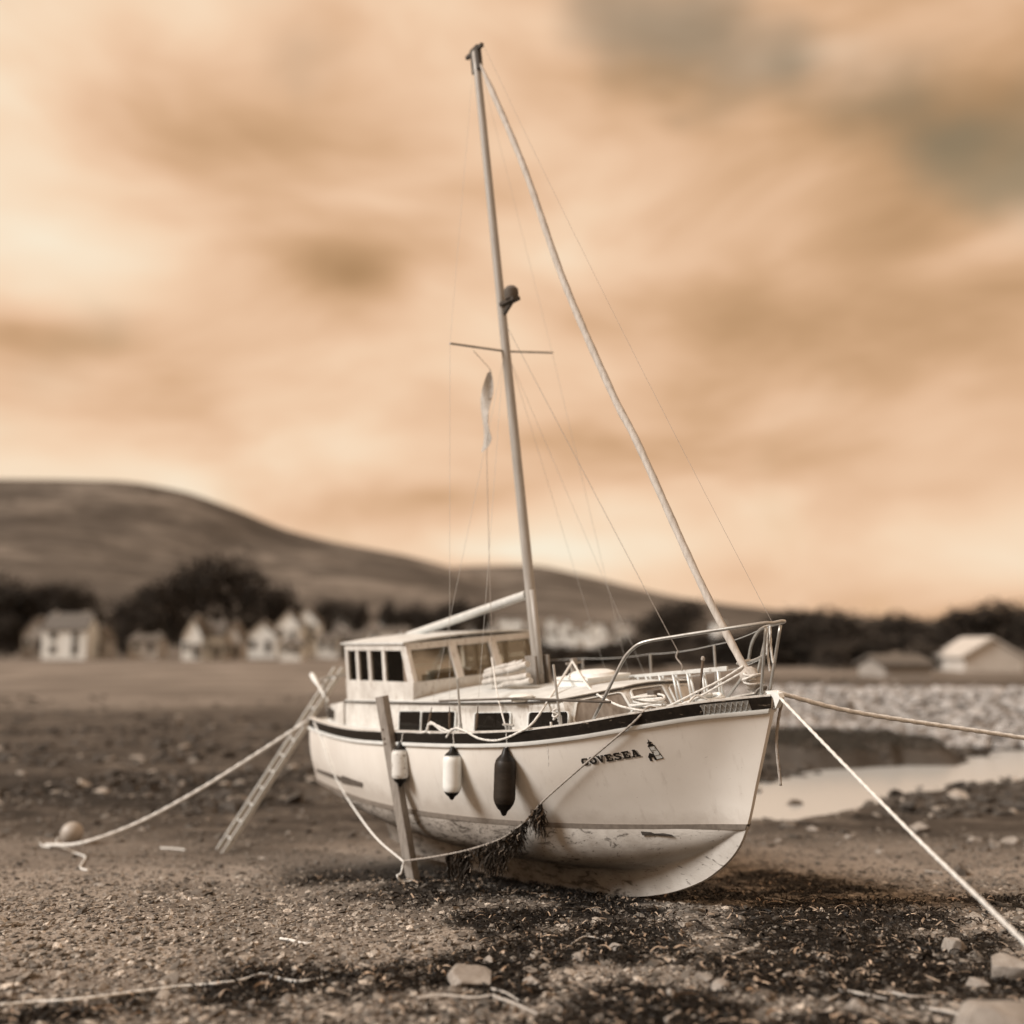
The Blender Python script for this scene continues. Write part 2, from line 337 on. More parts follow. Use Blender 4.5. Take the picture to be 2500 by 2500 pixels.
    def make(s, name, mat, parent=None, smooth=False, origin=False):
        me = bpy.data.meshes.new(name); V = np.array(s.v, float); o = bpy.data.objects.new(name, me)
        if origin:
            c = np.array([(V[:,0].min()+V[:,0].max())/2, (V[:,1].min()+V[:,1].max())/2, V[:,2].min()]); V = V - c; o.location = c
        me.from_pydata([tuple(x) for x in V], [], s.f); me.validate(); 
        me.materials.append(M(mat) if isinstance(mat, str) else mat)
        if smooth:
            me.polygons.foreach_set('use_smooth', [True]*len(me.polygons))
            if smooth != True:
                try: me.set_sharp_from_angle(angle=math.radians(smooth))
                except Exception: pass
        me.update(); COL.objects.link(o)
        if parent: o.parent = parent
        return o
def catmull(pts, n=8):
    pts = [np.array(p, float) for p in pts]; P = [2*pts[0]-pts[1]] + pts + [2*pts[-1]-pts[-2]]; out = []
    for i in range(1, len(P)-2):
        for k in range(n):
            q = k/n; out.append(.5*((2*P[i]) + (-P[i-1]+P[i+1])*q + (2*P[i-1]-5*P[i]+4*P[i+1]-P[i+2])*q*q + (-P[i-1]+3*P[i]-3*P[i+1]+P[i+2])*q**3))
    out.append(pts[-1]); return np.array(out)
def resample(pts, step):
    pts = np.array(pts); d = np.r_[0, np.cumsum(np.linalg.norm(np.diff(pts, axis=0), axis=1))]; n = max(2, int(d[-1]/step)+1)
    q = np.linspace(0, d[-1], n); return np.stack([np.interp(q, d, pts[:, i]) for i in range(3)], 1)
def empty(name, loc, mat=None):
    o = bpy.data.objects.new(name, None); COL.objects.link(o); o.empty_display_size = .2
    if mat is not None: o.matrix_world = mat
    else: o.location = loc
    return o
def bigmesh(name, V, Fc, mat, tone=None, smooth=False, attr='tone'):     # numpy triangles / quads
    me = bpy.data.meshes.new(name); n = len(V); m, kk = Fc.shape
    me.vertices.add(n); me.vertices.foreach_set('co', V.astype(np.float32).ravel())
    me.loops.add(m*kk); me.loops.foreach_set('vertex_index', Fc.astype(np.int32).ravel())
    me.polygons.add(m); me.polygons.foreach_set('loop_start', np.arange(0, m*kk, kk, dtype=np.int32))
    try: me.polygons.foreach_set('loop_total', np.full(m, kk, dtype=np.int32))
    except Exception: pass
    me.polygons.foreach_set('use_smooth', np.full(m, smooth, dtype=bool))
    if tone is not None:
        a = me.color_attributes.new(attr, 'FLOAT_COLOR', 'POINT'); a.data.foreach_set('color', tone.astype(np.float32).ravel())
    me.update(calc_edges=True); me.materials.append(M(mat)); o = bpy.data.objects.new(name, me); COL.objects.link(o); return o

# ================================================================== THE SHORE
prof_y = pchip([-60, 0, 4, 6, 8.5, 9.5, 10.3, 10.9, 11.8, 13, 14.4, 16, 20, 40, 70, 130, 220, 4000],
               [1.2, .95, .60, .46, .42, .36, .275, .19, .07, -.06, -.19, -.25, -.29, -.27, -.1, .6, 1.0, 1.0])
def stream_d(x, y):      # signed distance to the stream's centre line, and half-width
    c = 20.2 + .95*(x-4) - .018*(x-4)**2 + .35*np.sin(x*.9)
    return np.abs(y - np.clip(c, 15, 28.5)), 1.35 + .05*np.clip(x-4, 0, 12)
def gz(x, y, fine=True):
    x = np.asarray(x, float); y = np.asarray(y, float)
    z = prof_y(y)
    near = sstep(60, 15, y)
    z = z + (fbm(x*.45, y*.45, 3, 3)-.45)*.10*near
    if fine: z = z + ((fbm(x*2.3, y*2.3, 9, 3)-.45)*.045 + (fbm(x*9, y*9, 21, 2)-.37)*.020)*sstep(30, 12, y)
    # stream channel on the right
    d, w = stream_d(x, y); ch = sstep(w+1.6, w-.6, d)*sstep(1.5, 4.0, x)
    z = z - .17*ch + .42*(fbm(x*.7, y*1.5, 29, 4)-.50)*ch
    z = z + .085*np.exp(-(((x+1.15)/.75)**2 + ((y-11.6)/.5)**2))      # heel of shingle where the prop stands
    # turf bank behind the stream
    edge = 26.6 - .10*(x-6)**2*(x < 6) + .55*np.sin(x*1.3) + 3.2*(fbm(x*.42, y*.42, 33, 4)-.45)
    bank = sstep(edge-.05, edge+.55, y)*sstep(3.0, 5.0, x)*sstep(12.4, 11.0, x + .3*np.sin(y*1.7))*sstep(40, 31, y)
    z = z + (.46 + .34*(fbm(x*1.3, y*1.3, 37, 4)-.4))*bank
    # shingle ridge and the plateau behind it
    rid = sstep(31.5, 37.0, y + .5*np.sin(x*.5))*sstep(2, 9, x)
    z = z + 1.35*rid*(1-.35*sstep(40, 70, y)) * sstep(400, 160, y)
    return z
def ground_at(u, v):
    r = ray(u, v); lo, hi = 3.0, 140.0
    for _ in range(3):
        ks = np.linspace(lo, hi, 160); P = EYE + r*ks[:, None]; b = P[:, 2] < gz(P[:, 0], P[:, 1]); i = max(1, int(np.argmax(b))) if b.any() else 159
        lo, hi = ks[i-1], ks[i]
    return EYE + r*hi
def poly_dist(px, py, poly):      # >0 inside
    poly = np.array(poly); n = len(poly); ins = np.zeros(px.shape, bool); dm = np.full(px.shape, 1e9)
    for i in range(n):
        ax, ay = poly[i]; bx, by = poly[(i+1) % n]
        c = ((ay > py) != (by > py)) & (px < (bx-ax)*(py-ay)/(by-ay+1e-12)+ax); ins ^= c
        q = np.clip(((px-ax)*(bx-ax)+(py-ay)*(by-ay))/((bx-ax)**2+(by-ay)**2+1e-12), 0, 1)
        dm = np.minimum(dm, np.hypot(px-ax-q*(bx-ax), py-ay-q*(by-ay)))
    return np.where(ins, dm, -dm)
WEED_IMG = [(820,2500),(900,2425),(1020,2440),(800,2395),(420,2452),(0,2492),(-300,2500),(-300,2480),(130,2462),(560,2408),(640,2378),(800,2362),(960,2322),(1090,2270),(1130,2205),(1180,2160),(1350,2165),
            (1500,2150),(1720,2140),(1860,2128),(2060,2160),(2330,2190),(2800,2190),(2900,2420),(2500,2620),(1600,2900)]
WEED_POLY = [tuple(ground_at(u, v)[:2]) if v < 2600 else tuple(at(u, v, 4.0)[:2]) for u, v in WEED_IMG]
FAR_WEED = [tuple(ground_at(u, v)[:2]) for u, v in [(-200,1900),(-200,1975),(250,1985),(600,1975),(780,1965),(780,1890),(420,1885),(150,1880)]]
def weed_w(x, y):
    d = poly_dist(x, y, WEED_POLY); n = (fbm(x*1.2, y*1.2, 41, 4)-.47)*1.9 + (fbm(x*4, y*4, 47, 3)-.45)*.8
    a = sstep(-.06, .26, np.minimum(d, .30)*.75 + n*.80)*sstep(-.9, .0, d)
    d2 = poly_dist(x, y, FAR_WEED); n2 = (fbm(x*.9, y*.9, 61, 4)-.47)*2.2
    b = sstep(0, .5, d2*.5+n2)*sstep(-1.2, .2, d2)*.9
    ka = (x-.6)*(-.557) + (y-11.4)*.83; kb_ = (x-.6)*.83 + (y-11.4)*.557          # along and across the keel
    under = .88*sstep(1.9, .7, np.abs(kb_+.75+2.2*(fbm(x*1.3, y*1.3, 51, 4)-.45)))*sstep(-1.2, 0, ka)*sstep(5.0, 3.0, ka)  # wrack below the hull; also paints the boat's shade into the ground cover
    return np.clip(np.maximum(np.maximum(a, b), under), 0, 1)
def axis(dense0, dense1, step, lo, hi, g=1.16):
    a = list(np.arange(dense0, dense1, step)); s = step; v = dense1
    while v < hi: a.append(v); s *= g; v += s
    a.append(hi); s = step; v = dense0; b = []
    while v > lo: s *= g; v -= s; b.append(max(v, lo))
    return np.array(b[::-1] + a)
gx = axis(-8.5, 13.0, .075, -3500, 3500, 1.10); gy = np.unique(np.r_[axis(5.2, 17, .055, -60, 4000, 1.09), np.arange(25, 29, .12)])
XX, YY = np.meshgrid(gx, gy); ZZ = gz(XX, YY)
V = np.stack([XX, YY, ZZ], -1).reshape(-1, 3); nxx, nyy = len(gx), len(gy)
ii, jj = np.meshgrid(np.arange(nyy-1), np.arange(nxx-1), indexing='ij'); q0 = (ii*nxx+jj).ravel()
Fc = np.stack([q0, q0+1, q0+nxx+1, q0+nxx], 1)
xf, yf = XX.ravel(), YY.ravel()
gr = sstep(19, 13.0, yf + (fbm(xf*.5, yf*.5, 5, 3)-.45)*6)                       # gravel near, mud beyond
gr = np.maximum(gr*(.55+.45*sstep(.40, .52, fbm(xf*.6, yf*.6, 71, 3))), .95*sstep(30.5, 33, yf)*sstep(2, 9, xf)*sstep(45, 39, yf))
sd, sw = stream_d(xf, yf); gr = gr*(1-.9*sstep(15.5, 18, yf)*sstep(30, 28, yf))
edge_w = sstep(3.6, .6, np.abs(sd-sw-.9))*sstep(2, 5, xf)*sstep(15, 17, yf)*sstep(.40, .52, fbm(xf*.9, yf*1.3, 57, 4))*.9
grs = sstep(45, 75, yf + (fbm(xf*.05, yf*.12, 15, 3)-.45)*60)*(1-.8*sstep(.50, .60, fbm(xf*.004, yf*.03, 17, 3)))
bank_top = sstep(25.0, 26.2, yf)*sstep(3.5, 5.0, xf)*sstep(12.4, 11.5, xf)*sstep(32, 30, yf)
grs = np.clip(np.maximum(grs, .30*bank_top), 0, 1)*(1 - sstep(30.5, 33, yf)*sstep(2, 9, xf)*sstep(47, 40, yf))
slope = np.hypot(np.gradient(ZZ, axis=1)/np.gradient(XX, axis=1), np.gradient(ZZ, axis=0)/np.gradient(YY, axis=0)).ravel()
peat = sstep(.35, .8, slope)*sstep(22, 24, yf)*sstep(34, 31, yf)          # bare peat on the cut edge of the bank
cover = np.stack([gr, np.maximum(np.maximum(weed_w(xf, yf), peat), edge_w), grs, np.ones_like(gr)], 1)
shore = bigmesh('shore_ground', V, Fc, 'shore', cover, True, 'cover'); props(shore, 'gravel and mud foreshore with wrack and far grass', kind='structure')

# stream: one sheet following its channel
mb = MB(); rows = []
for x in np.linspace(2.5, 60, 120):
    c = float(np.clip(20.2 + .95*(x-4) - .018*(x-4)**2 + .35*math.sin(x*.9), 15, 28.5)); w = 3.6 + .11*max(0, min(12, x-4))
    rows.append([(x, c + w*q, -.345) for q in np.linspace(-1, 1, 9)])
mb.grid(rows, True); wat = mb.make('stream_water', 'water'); props(wat, 'pale shallow stream crossing the mud beside the bow', kind='structure')

# ------------------------------------------------------------------ hills
def ridge_fn(pts, D):
    us = [p[0] for p in pts]; f = pchip([(u-1250)/FPX*D for u in us], [CAMZ + (HZ-p[1])/FPX*D for p in pts]); return f
def hill(name, pts, D, y0, y1, pw, label, seed):
    R = ridge_fn(pts, D); xs = np.linspace((pts[0][0]-1250)/FPX*D, (pts[-1][0]-1250)/FPX*D, 150); ys = np.r_[np.linspace(y0, D, 44), np.linspace(D*1.04, y1, 12)]
    X, Y = np.meshgrid(xs, ys)
    pr = np.where(Y <= D, np.clip((Y-y0)/(D-y0), 0, 1)**pw, 1 - .7*((Y-D)/(y1-D))**1.5)
    Z = -1.5 + (R(X)+1.5)*pr + (fbm(X*.012, Y*.012, seed, 4)-.47)*16*np.clip(pr, 0, 1)*sstep(D, D*.8, Y)
    mbh = MB(); mbh.grid(np.stack([X, Y, Z], -1)); o = mbh.make(name, 'hill_heath', smooth=True); props(o, label, kind='structure')
    return lambda x, y: -1.5 + (R(x)+1.5)*(np.clip((y-y0)/(D-y0), 0, 1)**pw)
H1 = hill('hill', [(-1900,1420),(-1200,1300),(-500,1190),(0,1168),(260,1172),(420,1195),(560,1240),(700,1295),(820,1325),(1000,1360),(1120,1392),(1250,1430),(1500,1500),(1900,1560),(2300,1576)], 1300, 260, 2300, 1.35, 'broad dark moorland hill behind the village', 81)
H2 = hill('hill', [(300,1500),(800,1440),(1000,1402),(1150,1384),(1290,1382),(1420,1405),(1560,1438),(1700,1468),(1850,1492),(2050,1508),(2400,1520),(3000,1530),(4200,1545)], 1750, 330, 3000, 1.25, 'lower farther moorland ridge sloping down to the right', 83)
def land(x, y): return float(max(gz(x, y, False), H1(x, y), H2(x, y)))

# ================================================================== THE BOAT
T_END = 7.60
zs = pchip([-.1, .16, .42, .87, 1.56, 2.27, 3.2, 3.89, 4.74, 5.83, 7.26, 7.6], [2.292, 2.272, 2.252, 2.185, 2.07, 1.985, 1.925, 1.892, 1.847, 1.806, 1.79, 1.79])
zw = pchip([0, .33, .77, 1.36, 2.14, 2.9, 3.74, 4.7, 5.6, 7.4], [1.195, 1.178, 1.145, 1.115, 1.085, 1.06, 1.035, 1.005, .99, .965])
bs = pchip([0, .25, .5, 1, 1.45, 2, 3, 4, 5, 6, 7, 7.6], [.022, .22, .42, .72, .92, 1.09, 1.28, 1.36, 1.36, 1.28, 1.12, 1.00])
bw = pchip([0, .3, .8, 1.4, 2, 3, 4, 5, 6, 7, 7.6], [.018, .10, .33, .61, .84, 1.10, 1.23, 1.255, 1.185, 1.05, .95])
stem = pchip([-.05, .07, .154, .242, .373, .585, .713, .875, 1.026, 1.164, 1.51, 2.157, 2.35], [6.5, 3.6, 2.72, 2.09, 1.52, .988, .785, .585, .459, .38, .243, -.011, -.085])
zb = pchip([.38, .459, .585, .785, .988, 1.52, 2.09, 2.72, 3.41, 3.92, 5.17, 6.5, 6.8], [1.164, 1.026, .875, .713, .585, .373, .242, .154, .085, .055, -.005, -.046, -.05])
zc = pchip([.38, .8, 1.3, 2, 3, 4, 5, 6, 6.8, 7.6], [1.164, .93, .74, .58, .49, .47, .50, .58, .68, .88])
def hb(t, z):                    # starboard half-breadth of the topsides at t, z
    q = np.clip((zs(t)-z)/(zs(t)-zw(t)), 0, 1.2); t0 = stem(2.285*(1-q)+1.168*q); x = np.clip((t-t0)*T_END/(T_END-t0), 0, T_END)
    return bw(x) + (bs(x)-bw(x))*np.clip(1-q, 0, 1)**1.2 + .05*np.sin(np.clip(q, 0, 1)*PI)*np.clip(x/2, 0, 1)
def on_hull(u, v, off=0.0):      # point of the starboard topsides seen at a pixel, moved outboard
    o, d = lray(u, v); ks = np.linspace(7, 17, 1200); P = o + d*ks[:, None]; g = P[:, 1] + hb(-P[:, 0], P[:, 2])
    i = int(np.argmax(g > 0)); p = P[i].copy(); p[1] -= off; return p
def sheer_pt(t, s=-1, dz=0., off=0.): return L(t, s*(float(bs(np.clip(t, 0, T_END)))+off), float(zs(t))+dz)

boat = empty('sailing_boat', None, BM)
props(boat, 'white motor sailing boat with wheelhouse and mast, aground leaning on a timber prop', 'boat')

# ---- hull: topsides
NS, NQ = 90, 16
tau = np.linspace(0, 1, NS)**1.35
def topside(sgn):
    P = np.zeros((NS, NQ, 3))
    for j, q in enumerate(np.linspace(0, 1, NQ)):
        t0 = float(stem(2.285*(1-q)+1.168*q)); t = t0 + (T_END-t0)*tau
        z = zs(np.clip(t, -.1, 9))*(1-q) + zw(np.clip(t, 0, 9))*q
        x = (t-t0)*T_END/(T_END-t0)
        b = bw(x) + (bs(x)-bw(x))*(1-q)**1.2 + .05*np.sin(q*PI)*np.clip(x/2, 0, 1)
        P[:, j] = np.stack([-t, sgn*b, z], 1)
    return P
mb = MB(); Ps, Pp = topside(-1), topside(1)
mb.grid(Ps, True); mb.grid(Pp)
mb.grid(np.stack([Ps[0], Pp[0]]), True)                      # the narrow stem face
mb.grid(np.stack([Ps[-1], Pp[-1]]))                          # transom
hull = mb.make('hull', 'gelcoat', boat, smooth=50)
# ---- hull: bottom with long keel
def bez(a, b, c, d, n): q = np.linspace(0, 1, n)[:, None]; return (1-q)**3*a + 3*(1-q)**2*q*b + 3*(1-q)*q*q*c + q**3*d
NB = 96; tb = .38 + (T_END-.38)*np.linspace(0, 1, NB)**1.2
def bottom(sgn):
    P = []
    for t in tb:
        x = (t-.38)*T_END/(T_END-.38); w = float(bw(x)); zW = float(zw(t)); c = float(zc(t)); kb = float(zb(min(t, 6.8)))
        fin = 1 - float(sstep(6.62, 6.74, t)); kb = kb*fin + (c-.02)*(1-fin); kb = min(kb, c-.004)
        kw = .02 + .085*float(sstep(.4, 2.2, t))
        kw = min(kw, w*.9+.005)
        d = zW - c
        a = np.array([[w, zW], [w*1.0, zW-d*.70], [w*.62, c+d*.10], [kw+(w-kw)*.16, c-.03*min(1, d*2)]])
        e = a[3]; fz = kb
        s1 = bez(a[0], a[1], a[2], a[3], 15)
        s2 = bez(e, np.array([kw+.02*min(1, w), c-.06*min(1, d*2)]), np.array([kw, (c+fz)/2]), np.array([kw*.9, fz]), 9)[1:]
        s3 = np.array([[kw*.5, fz-.006], [0.0, fz-.008]])
        S = np.vstack([s1, s2, s3]); S[:, 1] = np.minimum.accumulate(S[:, 1])
        P.append(np.stack([np.full(len(S), -t), sgn*S[:, 0], S[:, 1]], 1))
    return np.array(P)
mb = MB(); A, B = bottom(-1), bottom(1); mb.grid(A, True); mb.grid(B)
mb.grid(np.stack([A[-1], B[-1]])); mb.make('bottom', 'antifoul', boat, smooth=60)

# ---- strips that follow the hull
def hull_strip(t0, t1, dz0, dz1, proud, mat, name, parent, ref=zs, n=80, sides=(-1, 1), tip=True):
    o = None
    for sgn in sides:
        m = MB(); rows = []
        for t in np.linspace(t0, t1, n):
            r = float(ref(t)); z0, z1 = r+dz0, r+dz1
            def pt(z, off):
                tt = max(t, float(stem(z))+.004); return L(tt, sgn*(float(hb(tt, z))+off), z)
            rows.append([pt(z0, -.004), pt(z0, proud), pt(z0*.5+z1*.5, proud*1.15), pt(z1, proud), pt(z1, -.004)])
        m.grid(rows, sgn < 0); R = np.array(rows)
        m.add(R[0], [(0, 1, 2, 3, 4)]); m.add(R[-1], [(4, 3, 2, 1, 0)])
        o = m.make(name, mat, parent, smooth=40)
    return o
tr = hull_strip(1.9, T_END, .012, -.088, .014, 'dark_band', 'toe_rail', boat)
hull_strip(-.05, 1.9, .012, -.088, .014, 'dark_band_worn', 'toe_rail', boat, n=50)
hull_strip(-.05, T_END, -.092, -.128, .026, 'strake', 'rubbing_strake', boat)
hull_strip(.36, T_END, .002, -.048, .008, 'boot_stripe', 'boot_stripe', boat, ref=zw)
# cap rail on top of the toe rail
for sgn in (-1, 1):
    m = MB(); rows = []
    for t in np.linspace(-.04, T_END, 80):
        b = float(bs(max(t, 0))); z = float(zs(t)); rows.append([L(t, sgn*max(b-.05, .001), z+.014), L(t, sgn*max(b-.05, .001), z+.030), L(t, sgn*(b+.018), z+.030), L(t, sgn*(b+.018), z+.014)])
    m.grid(rows, sgn > 0); R = np.array(rows); m.grid(np.stack([R[:, 3], R[:, 0]], 1), sgn > 0); m.add(R[0], [(0, 1, 2, 3)]); m.add(R[-1], [(3, 2, 1, 0)])
    m.make('cap_rail', 'cabin_paint', boat, smooth=30)
# broken dark strake on the quarter, black scrape under the bow
m = MB(); rows = []
for u, v0, v1 in [(774,1877,1883),(782,1879,1887),(810,1889,1899),(835,1897,1908),(836,1893,1912),(860,1902,1917),(886,1911,1922)]:
    a = on_hull(u, v0, .010); b = on_hull(u, v1, .010); rows.append([a + L(0, .014, 0), a, b, b + L(0, .014, 0)])
m.grid(rows, True); m.make('quarter_strip', 'timber_dark', hull, smooth=30)
sm = MB(); A0 = [(1565,.0),(1568,.035),(1600,.036),(1628,.040),(1646,.046),(1640,.028),(1620,.014),(1598,.018),(1590,.006)]
sm.prism([on_hull(u, 2012, 0)*np.array([1, 1, 0]) + np.array([0, -.009, float(zw(-on_hull(u, 2012)[0])) - .062 - dz]) for u, dz in A0], (0, -.002, 0)); sm.make('scrape_mark', 'trim_dark', hull)
# ---- chequer plate on the bow band
m = MB(); rows = []; t0, t1 = .42, .10
for t in np.linspace(t0, t1, 12):
    z = float(zs(t)); rows.append([L(t, -(float(hb(t, z-.004))+.017), z-.002), L(t, -(float(hb(t, z-.1))+.019), z-.094)])
R = np.array(rows); back = R + L(0, .02, 0); m.grid(R); m.grid(np.stack([R[:, 0], back[:, 0]], 1)); m.grid(np.stack([back[:, 1], R[:, 1]], 1)); m.add([R[0,0], R[0,1], back[0,1], back[0,0]], [(0,1,2,3)]); m.add([R[-1,0], R[-1,1], back[-1,1], back[-1,0]], [(3,2,1,0)])
def plate(a, b):                   # a along 0..1, b down 0..1
    i = a*11; k0 = int(min(10, math.floor(i))); q = i-k0; e0 = R[k0, 0]*(1-q)+R[k0+1, 0]*q; e1 = R[k0, 1]*(1-q)+R[k0+1, 1]*q; return e0*(1-b)+e1*b + L(0, -.003, 0)
for i in range(9):
    a = (i+.5)/9
    for s_ in (-1, 1):
        p, q = plate(max(0, min(1, a-.055*s_)), .08), plate(max(0, min(1, a+.055*s_)), .92); m.beam(p, q, (1, 0, .3), .0035, .0035)
tp = m.make('tread_plate', 'steel', boat)

# ---- ship's name and lighthouse emblem on the bow
def glyph(ch):                     # thick slab letters on a 0..1 square, as convex polygons
    Hs = lambda x0, x1, y0, y1: [(x0, y0), (x1, y0), (x1, y1), (x0, y1)]
    if ch == 'C': return [[(0,.3),(.3,.3),(.3,.7),(0,.7)], [(0,.7),(.3,.7),(.45,.8),(.45,1),(.22,1)], [(0,.3),(.22,0),(.45,0),(.45,.2),(.3,.3)], [(.45,.8),(.7,.78),(.92,.68),(.92,1.0),(.8,.95),(.45,1)], [(.45,0),(.7,0),(.95,.22),(.9,.34),(.66,.2),(.45,.2)]]
    if ch == 'O': return [[(0,.3),(.28,.32),(.28,.68),(0,.7)], [(.72,.32),(1,.3),(1,.7),(.72,.68)], [(0,.7),(.28,.68),(.5,.82),(.5,1),(.24,1)], [(1,.7),(.76,1),(.5,1),(.5,.82),(.72,.68)], [(0,.3),(.24,0),(.5,0),(.5,.18),(.28,.32)], [(1,.3),(.72,.32),(.5,.18),(.5,0),(.76,0)]]
    if ch == 'V': return [[(0,.84),(.44,.84),(.44,1),(0,1)], [(.62,.86),(1,.86),(1,1),(.62,1)], [(.08,.86),(.4,.86),(.62,.28),(.56,0),(.44,0)], [(.74,.88),(.9,.88),(.58,.0),(.52,.28)]]
    if ch == 'E': return [Hs(.12,.42,.0,1), Hs(0,.9,.82,1), Hs(0,.92,0,.18), Hs(.42,.66,.42,.58), [(.74,.66),(.9,.6),(.9,.84),(.7,.84)], [(.72,.16),(.95,.16),(.95,.4),(.8,.34)], Hs(.60,.68,.34,.66)]
    if ch == 'S': return [[(.05,.62),(.32,.6),(.4,.82),(.4,1),(.2,1),(.05,.84)], [(.4,.82),(.68,.8),(.86,.66),(.86,1),(.74,.96),(.4,1)], [(.05,.62),(.3,.44),(.66,.36),(.95,.4),(.7,.56),(.32,.62)], [(.66,.36),(.66,.2),(.9,.14),(.95,.4)], [(.66,.2),(.34,.18),(.34,0),(.76,0),(.9,.14)], [(.05,0),(.16,.05),(.34,0),(.34,.18),(.05,.36)]]
    if ch == 'A': return [[(.36,1),(.62,1),(.3,.14),(.14,.14)], [(.46,1),(.66,1),(.9,.14),(.58,.14)], Hs(0,.36,0,.15), Hs(.5,1,0,.15), Hs(.34,.66,.3,.44), [(.28,.88),(.5,.86),(.5,1.04),(.28,1)]]
    return []
def decal(m, poly2, org, ex, ey, off, th=.0022):
    pts = []
    for a, b in poly2:
        g = org + ex*a + ey*b; t = -g[0]; pts.append(L(t, -(float(hb(t, g[2]))+off), g[2]))
    m.prism(pts, (0, -th, 0))
w0 = on_hull(1425, 1869); w1 = on_hull(1569, 1845); wt_ = on_hull(1425, 1853)
step = (w1-w0)/7.0
for sh, mat_ in ((1, 'lettering_shadow'), (0, 'lettering')):
    for i, ch in enumerate('COVESEA'):
        m = MB(); ex = step*.88*(1-.0*i); ey = L(0, 0, .066)
        org = w0 + step*i + (np.array([.012, 0, -.008]) if sh else 0)
        for pl in glyph(ch): decal(m, pl, org, ex, ey, .0012 if sh else .0042)
        m.make('letter_shadow' if sh else 'letter', mat_, hull)
e0 = on_hull(1590, 1858); ew = (on_hull(1620, 1852)-e0); eh = on_hull(1596, 1812)[2] - e0[2]; EY = L(0, 0, eh)
m = MB(); decal(m, [(.52,.02),(1.05,.04),(.80,.72),(.36,.72)], e0, ew, EY, .0012); m.make('lighthouse_tower', 'emblem_fill', hull)
m = MB()
for pl in [[(0,0),(.17,0),(.17,.30),(0,.22)], [(-.06,.2),(0,.2),(.24,.34),(.22,.42)], [(.17,.16),(.36,.16),(.36,.34),(.22,.42),(.17,.36)], [(.36,0),(.5,0),(.46,.32),(.24,.40),(.36,.3)],   # cottage
           [(.5,.02),(.545,.02),(.385,.72),(.345,.72)], [(1.01,.04),(1.05,.04),(.82,.72),(.78,.72)], [(.5,.0),(1.05,.02),(1.05,.05),(.5,.03)],                     # tower outline
           [(.30,.71),(.86,.71),(.86,.75),(.30,.75)], [(.34,.75),(.80,.75),(.74,.83),(.40,.83)], [(.48,.83),(.64,.83),(.64,.88),(.48,.88)], [(.34,.88),(.76,.88),(.68,.95),(.42,.95)], [(.50,.95),(.60,.95),(.55,1.1)],
           [(.74,.58),(.84,.58),(.84,.62),(.74,.62)], [(.40,.40),(.54,.40),(.54,.44),(.40,.44)], [(.86,.24),(.97,.24),(.97,.28),(.86,.28)], [(.46,.5),(.82,.5),(.82,.51),(.46,.51)], [(.5,.22),(.95,.22),(.95,.23),(.5,.23)]]:
    decal(m, pl, e0, ew, EY, .0040)
m.make('lighthouse_outline', 'lettering', hull)

# ---- rudder
m = MB(); pts = [L(6.86, 0, .72), L(7.36, 0, .86), L(7.40, 0, .30), L(7.30, 0, .02), L(6.98, 0, .0), L(6.90, 0, .35)]
m.prism([p + L(0, -.03, 0) for p in pts], (0, .06, 0)); m.make('rudder', 'antifoul', boat)

# ---- deck
m = MB(); rows = []
for t in np.linspace(.0, T_END, 60):
    b = max(float(bs(t))-.03, .004); z = float(zs(t))-.045; rows.append([L(t, b*q, z+.05*(1-q*q)*min(1, b)) for q in np.linspace(-1, 1, 13)])
m.grid(rows, True); m.make('deck', 'roof_paint', boat, smooth=True)

# ---- cabin trunk
cabp = pchip([1.84, 2.5, 3.5, 5, 6.58], [.85, .92, .97, .98, .93])
cabz = pchip([1.5, 1.84, 2.68, 3.8, 5, 6.6], [2.36, 2.285, 2.235, 2.185, 2.14, 2.08])
FRB = on_p(1536, 1676, -.26); FRC = on_p(1606, 1667, .26)
tf = (-FRB[0]-FRC[0])/2; zf = (FRB[2]+FRC[2])/2; tfb = tf - .20
side_t = [6.58, 5.8, 5, 4.2, 3.5, 2.9, 2.4, 1.84]
def cab_ring(top):
    pts = []
    for t in side_t: pts.append((t, -float(cabp(t)) + (.02 if top else 0), float(cabz(t)) if top else float(zs(t))-.05))
    pts[-1] = (1.84 - (0 if top else .10), pts[-1][1], pts[-1][2])
    pts.append(((tf if top else tfb), -.26, zf if top else float(zs(tfb))-.05))
    full = pts + [(t, -p, z) for t, p, z in pts[::-1]]
    return [L(*q) for q in full]
bot, top = cab_ring(False), cab_ring(True); n = len(bot)
m = MB(); m.add(bot + top, [(i, i+1, n+i+1, n+i) for i in range(n-1)] + [(n-1, 0, n, 2*n-1)])
cabin = m.make('cabin', 'cabin_paint', boat)
# roof: cambered skin with an overhang and a dark edge moulding
m = MB(); half = n//2; rows = []
for i in range(half):
    a, b = np.array(top[i]), np.array(top[n-1-i]); a = a + L(0, -.018, .012); b = b + L(0, .018, .012)
    rows.append([a*(1-q)+b*q + L(0, 0, .085*(1-(2*q-1)**2)*min(1, abs(b[1]-a[1])/1.9)**1.5) for q in np.linspace(0, 1, 13)])
R = np.array(rows); R[-1] += L(-.02, 0, 0); m.grid(R, False); m.grid(R - L(0, 0, .024), True)
E0 = np.vstack([R[:, 0], R[-1, 1:], R[::-1, -1][1:]]); m.grid(np.stack([E0, E0 - L(0, 0, .024)], 1), True)
roof = m.make('cabin_roof', 'roof_paint', boat, smooth=35)
m = MB(); m.tube(resample(E0 - L(0, 0, .018), .1), .011, 6); m.make('roof_edge_trim', 'trim_dark', roof, smooth=True)

